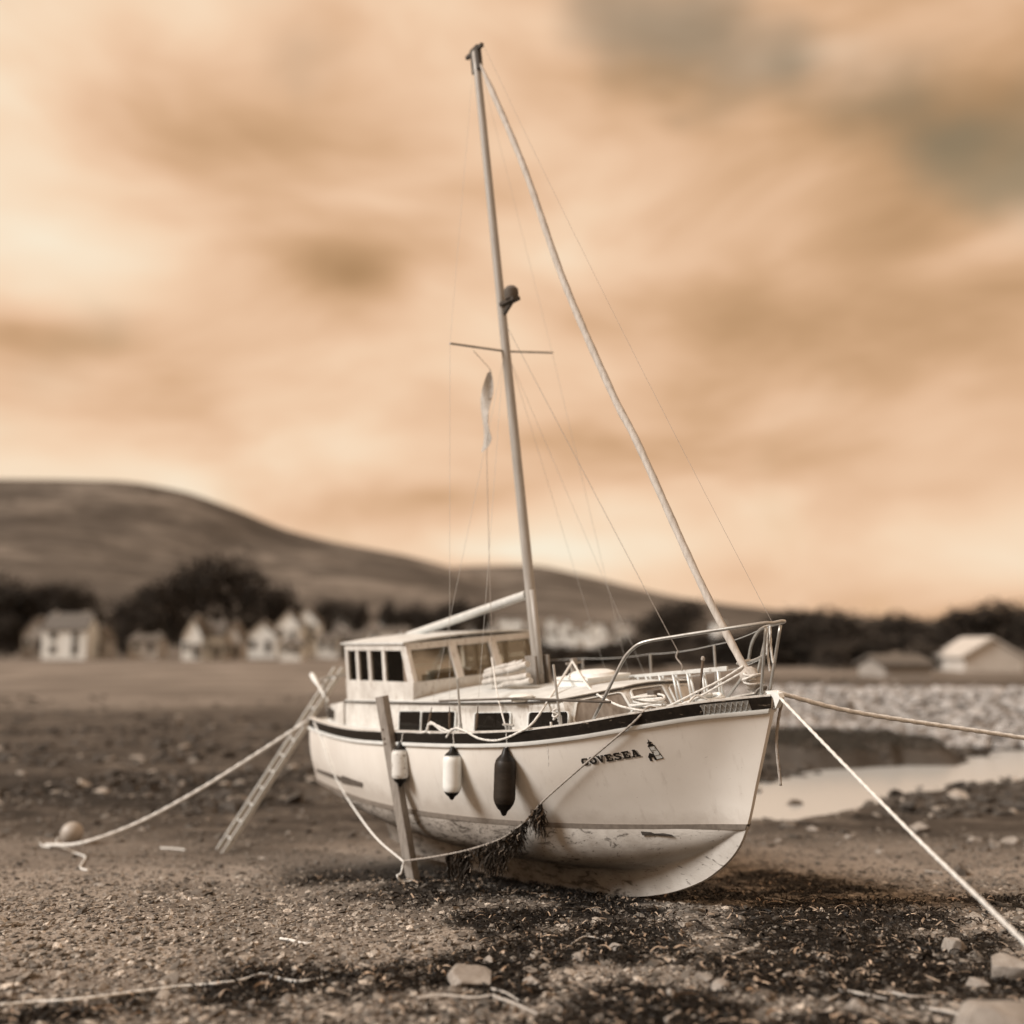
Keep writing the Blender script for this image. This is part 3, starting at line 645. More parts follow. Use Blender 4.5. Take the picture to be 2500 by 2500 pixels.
# windows on the trunk (starboard measured, port mirrored)
def rrect(c, r, k=4):                # rounded quad from 4 corners in order
    c = [np.array(x, float) for x in c]; out = []
    for i in range(4):
        p, a, b = c[i], c[i-1], c[(i+1) % 4]; da = (a-p)/np.linalg.norm(a-p)*r; db = (b-p)/np.linalg.norm(b-p)*r
        for j in range(k+1):
            q = j/k; out.append((1-q)**2*(p+da) + 2*q*(1-q)*p + q*q*(p+db))
    return out
def window(corners, nrm, r, glass, parent, frame=.022, mirror=True, name='window'):
    for sgn in ((1, -1) if mirror else (1,)):
        S = np.array([1, sgn, 1.0]); c = [np.array(x)*S for x in corners]; nn = np.array(nrm)*S; cen = sum(c)/4
        if sgn < 0: c = c[::-1]
        outer = [x + (x-cen)/np.linalg.norm(x-cen)*frame for x in c]
        o, i_ = rrect(outer, r+frame*.6), rrect(c, r)
        m = MB(); m.ring([x + nn*.002 for x in o], [x + nn*.002 for x in i_], nn*.016); w = m.make(name, 'white_frame', parent)
        m = MB(); m.prism([x + nn*.003 for x in i_], nn*.004); m.make('pane', glass, w)
    return w
def side_win(u0, u1, v0, v1, glass='dark_glass', r=.03, split=None):
    pc = .96
    for _ in range(3):
        a = on_p(u0, (v0+v1)/2, -pc); b = on_p(u1, (v0+v1)/2, -pc); pc = float(cabp((-a[0]-b[0])/2)) - .008
    cs = []
    for u, v in [(u0, v1), (u1, v1), (u1, v0), (u0, v0)]:
        x = on_p(u, v, -pc); x[1] = -(float(cabp(-x[0])) - .02*np.clip((x[2]-1.85)/.35, 0, 1)) - .004; cs.append(x)
    w = window(cs, (0, -1, 0), r, glass, cabin); return cs
side_win(978, 1030, 1736, 1786); side_win(1033, 1113, 1737, 1786); side_win(1165, 1243, 1740, 1786); side_win(1300, 1384, 1738, 1780, r=.04)
def quad_pt(A, B, C, D, a, b): return (np.array(A)*(1-a)+np.array(B)*a)*(1-b) + (np.array(D)*(1-a)+np.array(C)*a)*b
i7 = len(side_t)-1
A, B, C, D = bot[i7], bot[i7+1], top[i7+1], top[i7]; nn = np.cross(np.array(B)-A, np.array(D)-A); nn /= np.linalg.norm(nn)
window([quad_pt(A,B,C,D,.09,.26), quad_pt(A,B,C,D,.95,.26), quad_pt(A,B,C,D,.92,.87), quad_pt(A,B,C,D,.22,.87)], nn, .04, 'tan_glass', cabin)
A, B, C, D = bot[i7+1], bot[i7+2], top[i7+2], top[i7+1]; nn = np.cross(np.array(B)-A, np.array(D)-A); nn /= np.linalg.norm(nn)
window([quad_pt(A,B,C,D,.10,.30), quad_pt(A,B,C,D,.90,.30), quad_pt(A,B,C,D,.88,.88), quad_pt(A,B,C,D,.12,.88)], nn, .03, 'tan_glass', cabin, mirror=False)

# ---- things on the cabin roof that belong to the boat
def roof_z(t, p):
    e = float(cabz(t)); w = float(cabp(np.clip(t, 1.84, 6.5))); return e + .012 + .085*(1-min(1, (p/w)**2))
h0 = on_z(1372, 1676, 2.40); h1 = on_z(1492, 1672, 2.40)
m = MB(); ht = 2.42
for (z0, z1, g) in [(-.02, .05, 0), (.05, .075, .015)]: m.box((-ht-.27-g, -.27-g, roof_z(ht, .0)+z0), (-ht+.27+g, .27+g, roof_z(ht, .0)+z1))
m.lathe(L(ht, 0, roof_z(ht, 0)+.075), (0, 0, 1), [(0, .26), (.03, .24), (.05, .18), (.06, .02)], 24); m.make('hatch', 'white_frame', roof, smooth=30)
vp = on_z(1272, 1700, 2.30); vz = roof_z(-vp[0], vp[1])
m = MB(); m.lathe((vp[0], vp[1], vz-.01), (0, 0, 1), [(0, .10), (.035, .10), (.036, .125), (.055, .125), (.065, .10), (.07, .02)], 24); m.make('roof_vent', 'white_frame', roof, smooth=35)
pp = on_p(1400, 1607, 0.0); m = MB(); m.beam((pp[0], 0, roof_z(-pp[0], 0)-.01), (pp[0], 0, pp[2]), (1, 0, 0), .03, .03, .006); m.beam((pp[0], -.10, pp[2]-.05), (pp[0], .10, pp[2]-.05), (0, 0, 1), .012, .012); m.make('mooring_post', 'timber', roof)

# ---- wheelhouse
WT0, WT1, WP = 4.80, 6.48, .93; WZ = 2.83; WB = 2.10
# front is raked: top at WT0, foot further forward
pf = on_p(1006, 1706, -.93); WTF = -pf[0] if 4.0 < -pf[0] < 4.79 else 4.5
WTS = 4.62                                          # sill of the windscreen
def wh_post(a, b, w=.03, d=.03, nm='post'): m = MB(); m.beam(a, b, (1, 0, 0), w, d, .006); return m.make(nm, 'cabin_paint', wheel)
wheel = MB()
SILL = 2.36
for s_ in (-1, 1):                                  # lower side walls
    wheel.prism([L(WT1, s_*WP, WB-.05), L(WTF, s_*WP, WB-.02), L(WTS, s_*WP, SILL+.02), L(WT1, s_*WP, SILL)], (0, -s_*.03, 0))
wheel.prism([L(WTF, -WP+.031, WB+.02), L(WTF, WP-.031, WB+.02), L(WTS, WP-.031, SILL+.02), L(WTS, -WP+.031, SILL+.02)], L(.03, 0, 0))     # lower front
wheel = wheel.make('wheelhouse', 'cabin_paint', boat)
ptop = WZ - .02
for s_ in (-1, 1):
    xs_ = [WT1-.035, 6.13, 5.78, 5.38]
    for t in xs_: wh_post(L(t, s_*(WP-.035), SILL-.005), L(t, s_*(WP-.035), ptop), .04, .028)
    wh_post(L(WTS+.07, s_*(WP-.035), SILL-.005), L(WT0+.05, s_*(WP-.035), ptop), .07, .03)
    for a, b in zip([WT1-.075, 6.09, 5.74, 5.34], [6.17, 5.82, 5.42, WT0+.13]):
        m = MB(); m.prism([L(a, s_*(WP-.04), SILL), L(b, s_*(WP-.04), SILL), L(b, s_*(WP-.04), ptop-.02), L(a, s_*(WP-.04), ptop-.02)], (0, s_*.005, 0)); m.make('side_pane', 'clear_glass', wheel)
fp = [-.84, -.29, .29, .84]
for p in fp[1:3]: wh_post(L(WTS-.0, p, SILL), L(WT0, p, ptop), .03, .055, 'windscreen_post')
for a, b in zip([-.86, -.235, .345], [-.345, .235, .86]):
    m = MB(); m.prism([L(WTS+.005, a, SILL+.02), L(WTS+.005, b, SILL+.02), L(WT0+.005, b, ptop-.03), L(WT0+.005, a, ptop-.03)], L(-.006, 0, 0)); m.make('windscreen_pane', 'clear_glass', wheel)
m = MB()                                             # header rail round the top
m.beam(L(WT0, -WP+.01, ptop-.02), L(WT0, WP-.01, ptop-.02), (1, 0, 0), .035, .04)
for s_ in (-1, 1): m.beam(L(WT1-.01, s_*(WP-.03), ptop-.02), L(WT0+.036, s_*(WP-.03), ptop-.02), (0, 1, 0), .03, .041)
m.beam(L(WT1, -WP+.061, ptop-.02), L(WT1, WP-.061, ptop-.02), (1, 0, 0), .03, .039)
m.make('header_rail', 'cabin_paint', wheel)
m = MB(); rows = []                                  # roof
for t in np.linspace(WT1+.05, WT0-.03, 10): rows.append([L(t, (WP+.025)*q, WZ+.02+.045*(1-q*q)) for q in np.linspace(-1, 1, 11)])
R = np.array(rows); m.grid(R, False); m.grid(R - L(0, 0, .022), True)
E0 = np.vstack([R[0, :], R[1:, -1], R[-1, ::-1][1:], R[::-1, 0][1:]]); m.grid(np.stack([E0, E0-L(0, 0, .022)], 1), False)
wroof = m.make('wheelhouse_roof', 'roof_paint', wheel, smooth=35)
# aft bulkhead of the wheelhouse, with doorway
for y0_, y1_ in ((-WP+.031, -.30), (.30, WP-.031)): m = MB(); m.box((-WT1-.03, y0_, WB-.3), (-WT1, y1_, SILL)); m.make('aft_bulkhead', 'cabin_paint', wheel)
# steering console and wheel inside
m = MB(); m.box((-5.10, -.55, 2.0), (-4.85, .1, 2.42)); m.make('console', 'timber_dark', wheel)
# ---- cockpit coaming and stern fittings
m = MB()
ct = [6.55, 6.9, 7.25]; 
for s_ in (-1, 1):
    m.prism([L(6.60, s_*.95, 1.76), L(7.28, s_*.86, 1.76), L(7.26, s_*.84, 1.99), L(6.60, s_*.93, 2.07)], (0, -s_*.05, 0))
m.prism([L(7.30, -.80, 1.76), L(7.30, .80, 1.76), L(7.28, .80, 1.98), L(7.28, -.80, 1.98)], L(-.05, 0, 0))
coam = m.make('cockpit_coaming', 'cabin_paint', boat)
hp = on_p(804, 1741, -.93); m = MB(); m.lathe(hp + L(0, .02, 0), (0, -1, 0), [(0, .075), (.022, .075), (.03, .055), (.03, .03)], 20); m.make('porthole', 'trim_dark', coam, smooth=30)
m = MB(); m.tube(catmull([L(7.2, -.9, 1.83), L(7.22, -.92, 2.25), L(7.25, -.8, 2.38), L(7.3, .8, 2.38), L(7.25, .92, 2.25), L(7.2, .9, 1.83)], 6), .014, 8); m.make('stern_rail', 'steel', boat, smooth=True)
# ---- wooden side deck cleats
for u, v in [(940, 1786), (1236, 1788)]:
    c = on_hull(u, v+6); t = -c[0]; b = float(bs(t))-.03; z = float(zs(t))+.03
    m = MB(); m.tube([L(t-.09, -b, z+.045), L(t, -b, z+.05), L(t+.09, -b, z+.045)], .012, 8); m.beam(L(t-.03, -b, z), L(t-.03, -b, z+.045), (1, 0, 0), .012, .012); m.beam(L(t+.03, -b, z), L(t+.03, -b, z+.045), (1, 0, 0), .012, .012); m.make('cleat', 'steel', boat, smooth=40)

# ---- mast and rigging
mb0 = on_p(1316, 1660, 0); mt = on_p(1160, 118, 0)
def mast_pt(z): q = (z-2.25)/(mt[2]-2.25); return L(3.375*(1-q) - mt[0]*q, 0, z)
m = MB(); zz = np.linspace(2.24, mt[2]-.05, 30); m.tube([mast_pt(z) for z in zz], [.062 - .016*((z-2.24)/7.6) for z in zz], 16); mast = m.make('mast', 'mast_paint', boat, smooth=True)
m = MB(); m.box((-3.49, -.10, 2.22), (-3.45, .10, 2.62)); m.box((-3.45, -.10, 2.22), (-3.29, -.072, 2.62)); m.box((-3.45, .072, 2.22), (-3.29, .10, 2.62)); m.make('tabernacle', 'timber', mast)
m = MB(); a = mast_pt(mt[2]-.30); b = mast_pt(mt[2]); m.beam(a, b, (1, 0, 0), .085, .035, .01); m.beam(b - L(.16, 0, .03), b + L(.20, 0, -.03), (0, 1, 0), .02, .02); m.make('masthead_fitting', 'trim_dark', mast)
# steaming light bracket with radar reflector on the fore side
zl = on_p(1228, 748, 0)[2]; c = mast_pt(zl); fwd = on_p(1288, 735, 0)
m = MB(); m.beam(c + L(-.03, 0, -.10), c + L(-.24, 0, .02), (0, 1, 0), .02, .02); m.beam(c + L(-.03, 0, .02), c + L(-.32, 0, .02), (0, 1, 0), .05, .02); m.make('lamp_bracket', 'trim_dark', mast)
m = MB(); m.lathe(c + L(-.22, 0, .035), (0, 0, 1), [(0, .075), (.03, .085), (.11, .085), (.15, .05), (.16, .01)], 16); m.make('steaming_lamp', 'timber_dark', mast, smooth=40)
zsp = 6.15; c = mast_pt(zsp)
for s_ in (-1, 1): m = MB(); m.beam(c + L(0, s_*.04, 0), c + L(.06, s_*.72, .05), (1, 0, 0), .022, .007); m.make('spreader', 'canvas', mast)
m = MB(); g0 = on_p(1196, 900, -.2); pts = []
for i in range(10):
    q = i/9; pts.append([g0 + L(.25*q*(.3+.7*jq) + .03*math.sin(5*q+4*jq), .06*math.sin(6*q+3*jq), -.80*q - .10*jq*q) + L(.09*jq, 0, -.03*jq) for jq in np.linspace(0, 1, 5)])
m.grid(pts); m.grid(np.array(pts) + L(0, .004, 0), True); m.make('furled_pennant', 'furled_sail', mast, smooth=True)
m = MB(); m.tube([mast_pt(6.1) + L(0, -.45, .02), g0, g0 + L(.2, 0, -1.0), L(3.5, -.55, 2.3)], .004, 5); m.make('flag_halyard', 'rope_old', mast)
# boom
ba, bb = on_p(1286, 1452, 0), on_p(985, 1556, 0)
m = MB(); m.tube([ba + (bb-ba)*q for q in np.linspace(0, 1, 6)], .052, 14); boom = m.make('boom', 'alloy', boat, smooth=50)
m = MB(); m.tube([ba + L(-.12, 0, .0), ba + L(.02, 0, 0)], .025, 8); m.make('boom_gooseneck', 'steel', boom)
m = MB(); m.beam(bb + L(-.02, 0, 0), bb + L(.06, 0, -.01), (0, 1, 0), .03, .07); m.make('boom_fitting', 'steel', boom)
m = MB(); cz = bb[2]-.05; m.beam((bb[0]+.1, 0, WZ+.06), (bb[0]+.1, 0, cz), (1, 0, 0), .02, .05) if cz > WZ+.1 else m.beam((bb[0]+.1, -.1, WZ+.09), (bb[0]+.1, .1, WZ+.09), (1, 0, 0), .03, .012); m.make('boom_crutch', 'timber', wroof)
# a second spar lashed beside the mast foot
s0, s1 = on_p(1298, 1440, -.10), on_p(1322, 1645, -.12); m = MB(); m.tube([s0, (s0+s1)/2, s1], .028, 10); m.make('lashed_spar', 'mast_paint', mast, smooth=True)
# furled headsail
fs = [on_p(u, v, 0) for u, v in [(1170, 150), (1276, 400), (1378, 690), (1497, 965), (1558, 1085), (1702, 1405), (1790, 1578), (1828, 1648)]]
fsr = resample(catmull(fs, 12), .06); nn_ = len(fsr)
m = MB(); m.tube(fsr, [.012 + .026*float(sstep(0, .06, i/nn_))*(1-.25*abs(i/nn_-.45)) + .0015*math.sin(i*.9)+.001*math.sin(i*2.3) for i in range(nn_)], 12); m.make('furled_headsail', 'furled_sail', boat, smooth=True)
fd = on_p(1838, 1662, 0); fe = on_p(1872, 1706, 0); ax_ = fe-fd
m = MB(); m.lathe(fsr[-1], ax_, [(-.06, .03), (-.04, .07), (0.0, .085), (.05, .07), (.10, .09), (.13, .06), (.15, .02)], 14); m.make('tack_bundle', 'furled_sail', boat, smooth=True)
m = MB(); m.lathe(fsr[-1] + ax_*.8, ax_, [(0, .02), (.01, .065), (.02, .065), (.021, .03), (.08, .03), (.081, .065), (.09, .065), (.10, .015), (.22, .012)], 16); m.make('furling_drum', 'timber', boat, smooth=30)
def wire(a, b, r=.0035, nm='stay', mat='wire', par=None, sag=0):
    m = MB(); a = np.array(a, float); b = np.array(b, float); m.tube([a + (b-a)*q - L(0, 0, sag*4*q*(1-q)) for q in np.linspace(0, 1, 9)], r, 5); return m.make(nm, mat, par or boat)
nose = on_p(1886, 1521, 0)
wire(mast_pt(mt[2]-.05) + L(-.18, 0, 0), nose, .0018, 'spare_halyard', 'rope_old', sag=.10)
iw = on_p(1655, 1590, .25); wire(mast_pt(6.55), iw, .0032, 'inner_halyard', 'rope_old')
m = MB(); m.tube(catmull([iw, iw + L(.03, 0, -.06), iw + L(-.03, .01, -.14), iw + L(.0, .02, -.22)], 5), .008, 6); m.make('halyard_tail', 'rope_old', boat)
# shrouds with bottle screws
for (u, v, dest) in [(1050, 1786, 'low'), (1098, 1784, 'cap'), (1152, 1790, 'low2')]:
    base = on_p(u, v, -1.27); t = -base[0]
    for s_ in (-1, 1):
        c0 = L(t, s_*(float(bs(t))-.035), float(zs(t))+.01)
        e = mast_pt(6.05) + L(.0, s_*.05, 0) if dest != 'cap' else c + L(.06, s_*.72, .05)
        d = (e-c0)/np.linalg.norm(e-c0); wire(c0, e, .0019, 'shroud')
        m = MB(); m.tube([c0, c0 + d*.05, c0 + d*.06, c0 + d*.2, c0 + d*.21, c0 + d*.27], [.006, .006, .013, .013, .006, .006], 8); m.make('bottle_screw', 'rusty', boat, smooth=40)
        if dest == 'cap': wire(e, mast_pt(mt[2]-.12) + L(0, s_*.03, 0), .0015, 'shroud')

# ---- pulpit
def mir(pts): return [np.array(p)*np.array([1, -1, 1]) for p in pts[::-1]]
ft = on_hull(1440, 1770); fo = L(-ft[0], -(float(bs(-ft[0]))-.03), float(zs(-ft[0]))+.02)
half = [fo, on_p(1482, 1690, -.88), on_p(1518, 1618, -.82), on_p(1540, 1588, -.79), on_p(1572, 1568, -.74), on_p(1650, 1554, -.58), on_p(1740, 1540, -.40), on_p(1820, 1528, -.24), on_p(1868, 1521, -.10)]
pts = half + [nose] + mir(half)
m = MB(); m.tube(catmull(pts, 6), .0155, 10); pulpit = m.make('pulpit', 'steel', boat, smooth=True)
for s_ in (-1, 1):
    a = on_p(1870, 1530, -.09); b = L(.06, -.05, 2.28); S = np.array([1, -s_, 1.0]); 
    m = MB(); m.tube(catmull([a*S, (a*.5+b*.5)*S, b*S], 4), .0135, 8); m.make('pulpit_leg', 'steel', pulpit, smooth=True)
    a2 = half[5]; fb = L(.66, -(float(bs(.66))-.03), float(zs(.66))+.02)
    if s_ > 0: m = MB(); m.tube(catmull([a2*np.array([1, -1, 1]), fb*np.array([1, -1, 1])], 4), .0135, 8); m.make('pulpit_leg', 'steel', pulpit, smooth=True)
    m = MB(); q0, q1, q2 = on_p(1800, 1620, .18), on_p(1840, 1612, .1), on_p(1872, 1596, .04)
    if s_ > 0: m.tube(catmull([L(.66, (float(bs(.66))-.03)*.98, 2.55), q0, q1, q2], 5), .0125, 8); m.make('pulpit_mid_rail', 'steel', pulpit, smooth=True)
# ---- stanchions and lifelines
for u0, v0, u1, v1, nm in [(1119, 1796, 1117, 1659, 's'), (1359, 1770, 1351, 1622, 's')]:
    h = on_hull(u0, v0+6); t = -h[0]; b0 = L(t, -(float(bs(t))-.04), float(zs(t))+.02); tp_ = on_p(u1, v1, b0[1]+.01)
    m = MB(); m.tube([b0, (b0+tp_)/2, tp_], .0125, 8); st_ = m.make('stanchion', 'steel', boat, smooth=40)
    m = MB(); m.lathe(b0 - L(0, 0, .01), (0, 0, 1), [(0, .03), (.012, .03), (.013, .018), (.10, .018)], 10); m.make('stanchion_socket', 'steel', st_)
pst = []
for t in [1.55, 2.9, 4.3]:
    b0 = L(t, float(bs(t))-.04, float(zs(t))+.02); tp_ = b0 + L(0, .02, .56); pst.append(tp_)
    m = MB(); m.tube([b0, (b0+tp_)/2, tp_], .0125, 8); m.make('stanchion', 'steel', boat, smooth=40)
for a, b in zip([half[4]*np.array([1, -1, 1])] + pst, pst + [L(6.3, .95, 2.45)]): wire(a, b, .004, 'lifeline', sag=.02); wire(a - L(0, 0, .27), b - L(0, 0, .27), .004, 'lifeline', sag=.03)
# rusty rod and lashing on the foredeck, mooring bitt
r0 = on_z(1707, 1716, 2.20); r1 = on_t(1716, 1606, -r0[0]); m = MB(); m.tube([r0, (r0+r1)/2, r1], .012, 8); m.make('iron_rod', 'rusty', boat, smooth=True)
m = MB(); m.lathe(r1 - L(0, 0, .03), (0, 0, 1), [(0, .014), (.015, .020), (.03, .019), (.045, .010)], 10); m.make('rod_lashing', 'rope_old', boat, smooth=True)
bt_ = on_z(1600, 1728, 2.14); m = MB(); m.beam(bt_ - L(0, 0, .05), bt_ + L(0, 0, .17), (1, 0, 0), .05, .05, .008); m.make('samson_post', 'timber_dark', boat)
# stemhead roller
m = MB(); m.prism([L(-.06, -.03, 2.29), L(.12, -.03, 2.31), L(.12, -.03, 2.335), L(-.05, -.03, 2.345), L(-.12, -.03, 2.325), L(-.135, -.03, 2.29), L(-.11, -.03, 2.25), L(-.075, -.03, 2.20)], (0, .06, 0)); m.make('stemhead_roller', 'white_frame', boat)

# ================================================================== THINGS ROUND THE BOAT
def rope(pts, r, name, label, mat='rope', smooth_n=8, step=None, lobes=3, cat='rope', group=None, top=True, parent=None, n=9):
    P = catmull(pts, smooth_n) if smooth_n else np.array(pts); P = resample(P, step or max(r*1.1, .006))
    m = MB(); m.tube(P, r, n, lobes=lobes, pitch=r*7); o = m.make(name, mat, parent, smooth=True, origin=top)
    if top: props(o, label, cat, group)
    return o
# ---- fenders: body with two dark ends, eye and lanyard
def fender(u, vtop, vbot, du, eye, hang, body_mat, cap_mat, label, top_cap=.14, bot_cap=.12, tilt=0.0):
    e = on_hull(u, (vtop+vbot)/2, .0); a = on_hull(u, vtop); r = du/2/FPX*np.linalg.norm(W(e)-EYE)
    off = r + .012
    ptop = W(on_hull(u, vtop, 0)); ptop = W(inv(ptop) - L(0, off, 0)*np.array([1, 1, 1])) if False else W(on_hull(u, vtop, 0) + np.array([0, -off, 0]))
    Y = float(np.mean([W(on_hull(u, vv, 0))[1] for vv in (vtop, (vtop+vbot)/2)])) - off*1.0
    pt = at(u, vtop, Y); pb = at(u + tilt, vbot, Y); Ln = np.linalg.norm(pt-pb); ax = (pb-pt)/Ln
    root = empty('fender', pb); root_l = Matrix.Translation(pb)
    props(root, label, 'fender', 'fenders hung along the hull')
    def loc(p): return np.array(p) - pb
    h0, h1 = Ln*top_cap, Ln*(1-bot_cap)
    prof = [(h0-.004, r*.80)] + [(h0 + (h1-h0)*q, r*(.86 + .14*math.sin(min(1, q/.16)*PI/2)) if q < .16 else (r*(.84+.16*math.sin(min(1, (1-q)/.16)*PI/2)) if q > .84 else r)) for q in np.linspace(0, 1, 21)] + [(h1+.004, r*.78)]
    m = MB(); m.lathe(loc(pt), ax, prof, 28); m.make('fender_body', body_mat, root, smooth=40)
    m = MB(); m.lathe(loc(pt), ax, [(0, r*.20), (h0*.25, r*.30), (h0*.55, r*.42), (h0*.85, r*.74), (h0+.006, r*.90), (h0+.012, r*.5)], 24); m.make('fender_cap', cap_mat, root, smooth=40)
    m = MB(); m.lathe(loc(pt), ax, [(h1-.012, r*.5), (h1-.006, r*.88), (h1 + (Ln-h1)*.35, r*.62), (h1 + (Ln-h1)*.6, r*.34), (Ln-.01, r*.22), (Ln, r*.10)], 24); m.make('fender_cap', cap_mat, root, smooth=40)
    hp = W(on_hull(hang[0], hang[1], .02)); hp = at(hang[0], hang[1], W(on_hull(hang[0], hang[1]+8))[1] - .03)
    P = catmull([loc(pt) + ax*.02, loc(pt)*.7 + loc(hp)*.3 + np.array([.01, 0, 0]), loc(hp)*.6+loc(pt)*.4, loc(hp)], 6)
    m = MB(); m.tube(resample(P, .008), .0065, 8, lobes=3, pitch=.04); m.make('lanyard', 'rope', root, smooth=True)
    return root
fender(977, 1812, 1921, 41, 0, (986, 1786), 'fender_dirty', 'fender_cap', 'grimy white fender with black ends, hung nearest the timber prop', .17, .19, 0)
fender(1105, 1822, 1953, 44, 0, (1108, 1786), 'fender_white', 'fender_cap', 'clean white fender with black ends, middle of the three', .17, .15, -2)
fender(1235, 1825, 1992, 51, 0, (1237, 1788), 'fender_brown', 'fender_cap', 'large dark brown fender hanging nearest the bow', .18, .17, -5)

# ---- timber prop against the hull
pa = at(1012, 2152, 11.35); gb = ground_at(1012, 2150); base = at(1012, 2152, 11.60); gb = base.copy(); base[2] -= .07
ptp = W(on_hull(948, 1800, .075)); tp2 = at(932, 1700, 11.70)
root = empty('timber_prop', base); props(root, 'weathered square timber prop holding up the hull beside the grimy fender', 'prop')
m = MB(); axd = np.array([math.cos(math.radians(38)), -math.sin(math.radians(38)), 0]); m.beam(np.zeros(3), tp2-base, axd, .062, .05, .006); m.make('timber', 'timber', root)
for vv in (1778, 1800, 1812):
    q = (vv-1700)/450.; c = (tp2-base)*(1-q) + np.zeros(3); d = (tp2-base)/np.linalg.norm(tp2-base); xx = axd - d*(axd@d); xx /= np.linalg.norm(xx); yy = np.cross(d, xx); sg = -1 if (yy @ (EYE-base)) < 0 else 1
    m = MB(); m.lathe(c + yy*sg*.050 - xx*.02, yy*sg, [(-.004, .012), (.006, .012), (.010, .005)], 10); m.make('bolt', 'rusty', root)
# ---- aluminium ladder at the stern
l0 = ground_at(548, 2082); l1 = ground_at(531, 2070); rung = np.array([l1[0]-l0[0], l1[1]-l0[1], 0]); rung = rung/np.linalg.norm(rung)*.36
lt = at(838, 1632, l0[1]+.75); root = empty('ladder', l0); props(root, 'aluminium ladder leaning against the stern quarter of the boat', 'ladder')
axl = lt-l0; Ll = np.linalg.norm(axl); axl /= Ll; nrm = np.cross(axl, rung); nrm /= np.linalg.norm(nrm)
for q in (np.zeros(3), rung):
    m = MB(); m.beam(q - axl*.03, q + axl*Ll, nrm, .040, .014, .003); m.make('stile', 'alloy', root)
for i in range(int(Ll/.277)):
    c = axl*(.2+.277*i); m = MB(); m.tube([c, c + rung*.5, c + rung], .015, 8); m.make('rung', 'alloy', root, smooth=True)
    m = MB(); m.lathe(c - rung/.36*.0125, -rung, [(-.002, .012), (.002, .012)], 10); m.make('rung_end', 'trim_dark', root)
# ---- double ladder stowed on edge along the port rail of the foredeck
root = empty('stowed_ladder', W(on_p(1620, 1722, .5))); props(root, 'double alloy ladder stowed on edge across the foredeck behind the pulpit', 'ladder')
RO = np.array(root.location)
for kk_, (dp, ush) in enumerate([(.42, 0), (.50, 14)]):
    ta, tb_ = on_p(1470+ush, 1657, dp), on_p(1776, 1634 - 4*kk_, dp-.28); la, lb = on_p(1500+ush, 1742, dp), on_p(1782+ush*.6, 1716, dp-.28)
    if kk_ == 0: la[1] = ta[1]; lb[1] = tb_[1]
    for a, b in ((ta, tb_), (la, lb)): m = MB(); m.beam(W(a)-RO, W(b)-RO, (0, 0, 1), .015, .010, .003); m.make('stile', 'alloy', root)
    for i in range(9):
        q = (i+.6)/9.2; a = ta*(1-q)+tb_*q; b = la*(1-q)+lb*q; m = MB(); m.tube([W(a)-RO, (W(a)+W(b))/2-RO, W(b)-RO], .013, 8); m.make('rung', 'alloy', root, smooth=True)
# ---- rolled canvas and poles on the cabin roof
roots = empty('canvas_bundle', W(on_p(1240, 1660, -.30))); props(roots, 'bundle of rolled canvas and poles lying before the windscreen', 'bundle'); RO = np.array(roots.location)
for (ua, va, ub, vb, p, r) in [(1182, 1666, 1290, 1650, -.42, .034), (1185, 1650, 1288, 1622, -.40, .036), (1215, 1632, 1280, 1616, -.32, .03), (1230, 1672, 1296, 1662, -.44, .032), (1186, 1640, 1262, 1618, -.28, .028)]:
    a, b = W(on_p(ua, va, p))-RO, W(on_p(ub, vb, p))-RO; m = MB(); m.tube([a + (b-a)*q + np.array([0, 0, .006*math.sin(q*7)]) for q in np.linspace(0, 1, 10)], r, 10); m.make('roll', 'canvas', roots, smooth=50)
for q in (.25, .7):
    c = W(on_p(1182+100*q, 1658-18*q, -.37))-RO; m = MB(); pts = [c + FW*.0 + PT*.085*math.cos(a) + UPL*.085*math.sin(a) + PT*.02 for a in np.linspace(0, 2*PI, 20)]; m.tube(pts, .006, 6); m.make('lashing', 'rope', roots)
a, b = on_z(1072, 1697, 2.285), on_z(1488, 1689, 2.40); a[2] = roof_z(-a[0], a[1])+.02; b[2] = roof_z(max(1.9, -b[0]), b[1])+.02
m = MB(); m.tube([W(a), W((a+b)/2 + L(0, 0, .03)), W(b)], .012, 8); props(m.make('boat_hook', 'timber_dark', smooth=True, origin=True), 'long dark boat hook laid along the cabin roof', 'boat hook')
# white oar over the quarter, stand-in for an unidentified pale shape
o0, o1 = at(800, 1712, 14.6), at(757, 1640, 15.3); d = o1-o0
m = MB(); m.tube([o0, o0 + d*.55], .018, 8); m.lathe(o0 + d*.52, d, [(0, .018), (.10, .03), (.22, .04), (.34, .034), (.38, .01)], 12); props(m.make('shaft', 'white_frame', smooth=40, origin=True), 'white oar poking out over the stern beside the ladder', 'shaft')

# ---- ropes
hk = W(L(-.08, 0, 2.33))
rope([hk, at(2100, 1741, 9.1), at(2500, 1802, 9.7), at(2900, 1870, 10.2)], .020, 'mooring_rope', 'thick pale mooring rope running from the bow to the right edge', step=.03)
e_ = at(2500, 2300, 6.3); g_ = hk + (e_-hk)*1.55
rope([hk - UPL*.02, hk + (e_-hk)*.33 - UP0*.03, hk + (e_-hk)*.66 - UP0*.03, e_, g_], .0125, 'mooring_rope', 'taut white mooring rope slanting down from the bow to the lower right corner', step=.014)
rope([hk + UPL*.0, at(1908, 1712, 8.95), at(1900, 1760, 8.95), at(1896, 1820, 8.95), at(1906, 1918, 8.95)], .0125, 'hanging_rope', 'short loose rope end dangling from the stemhead', mat='rope_old')
for a_ in ():
    pass
b0 = ground_at(112, 2068); st0 = at(748, 1762, 14.95)
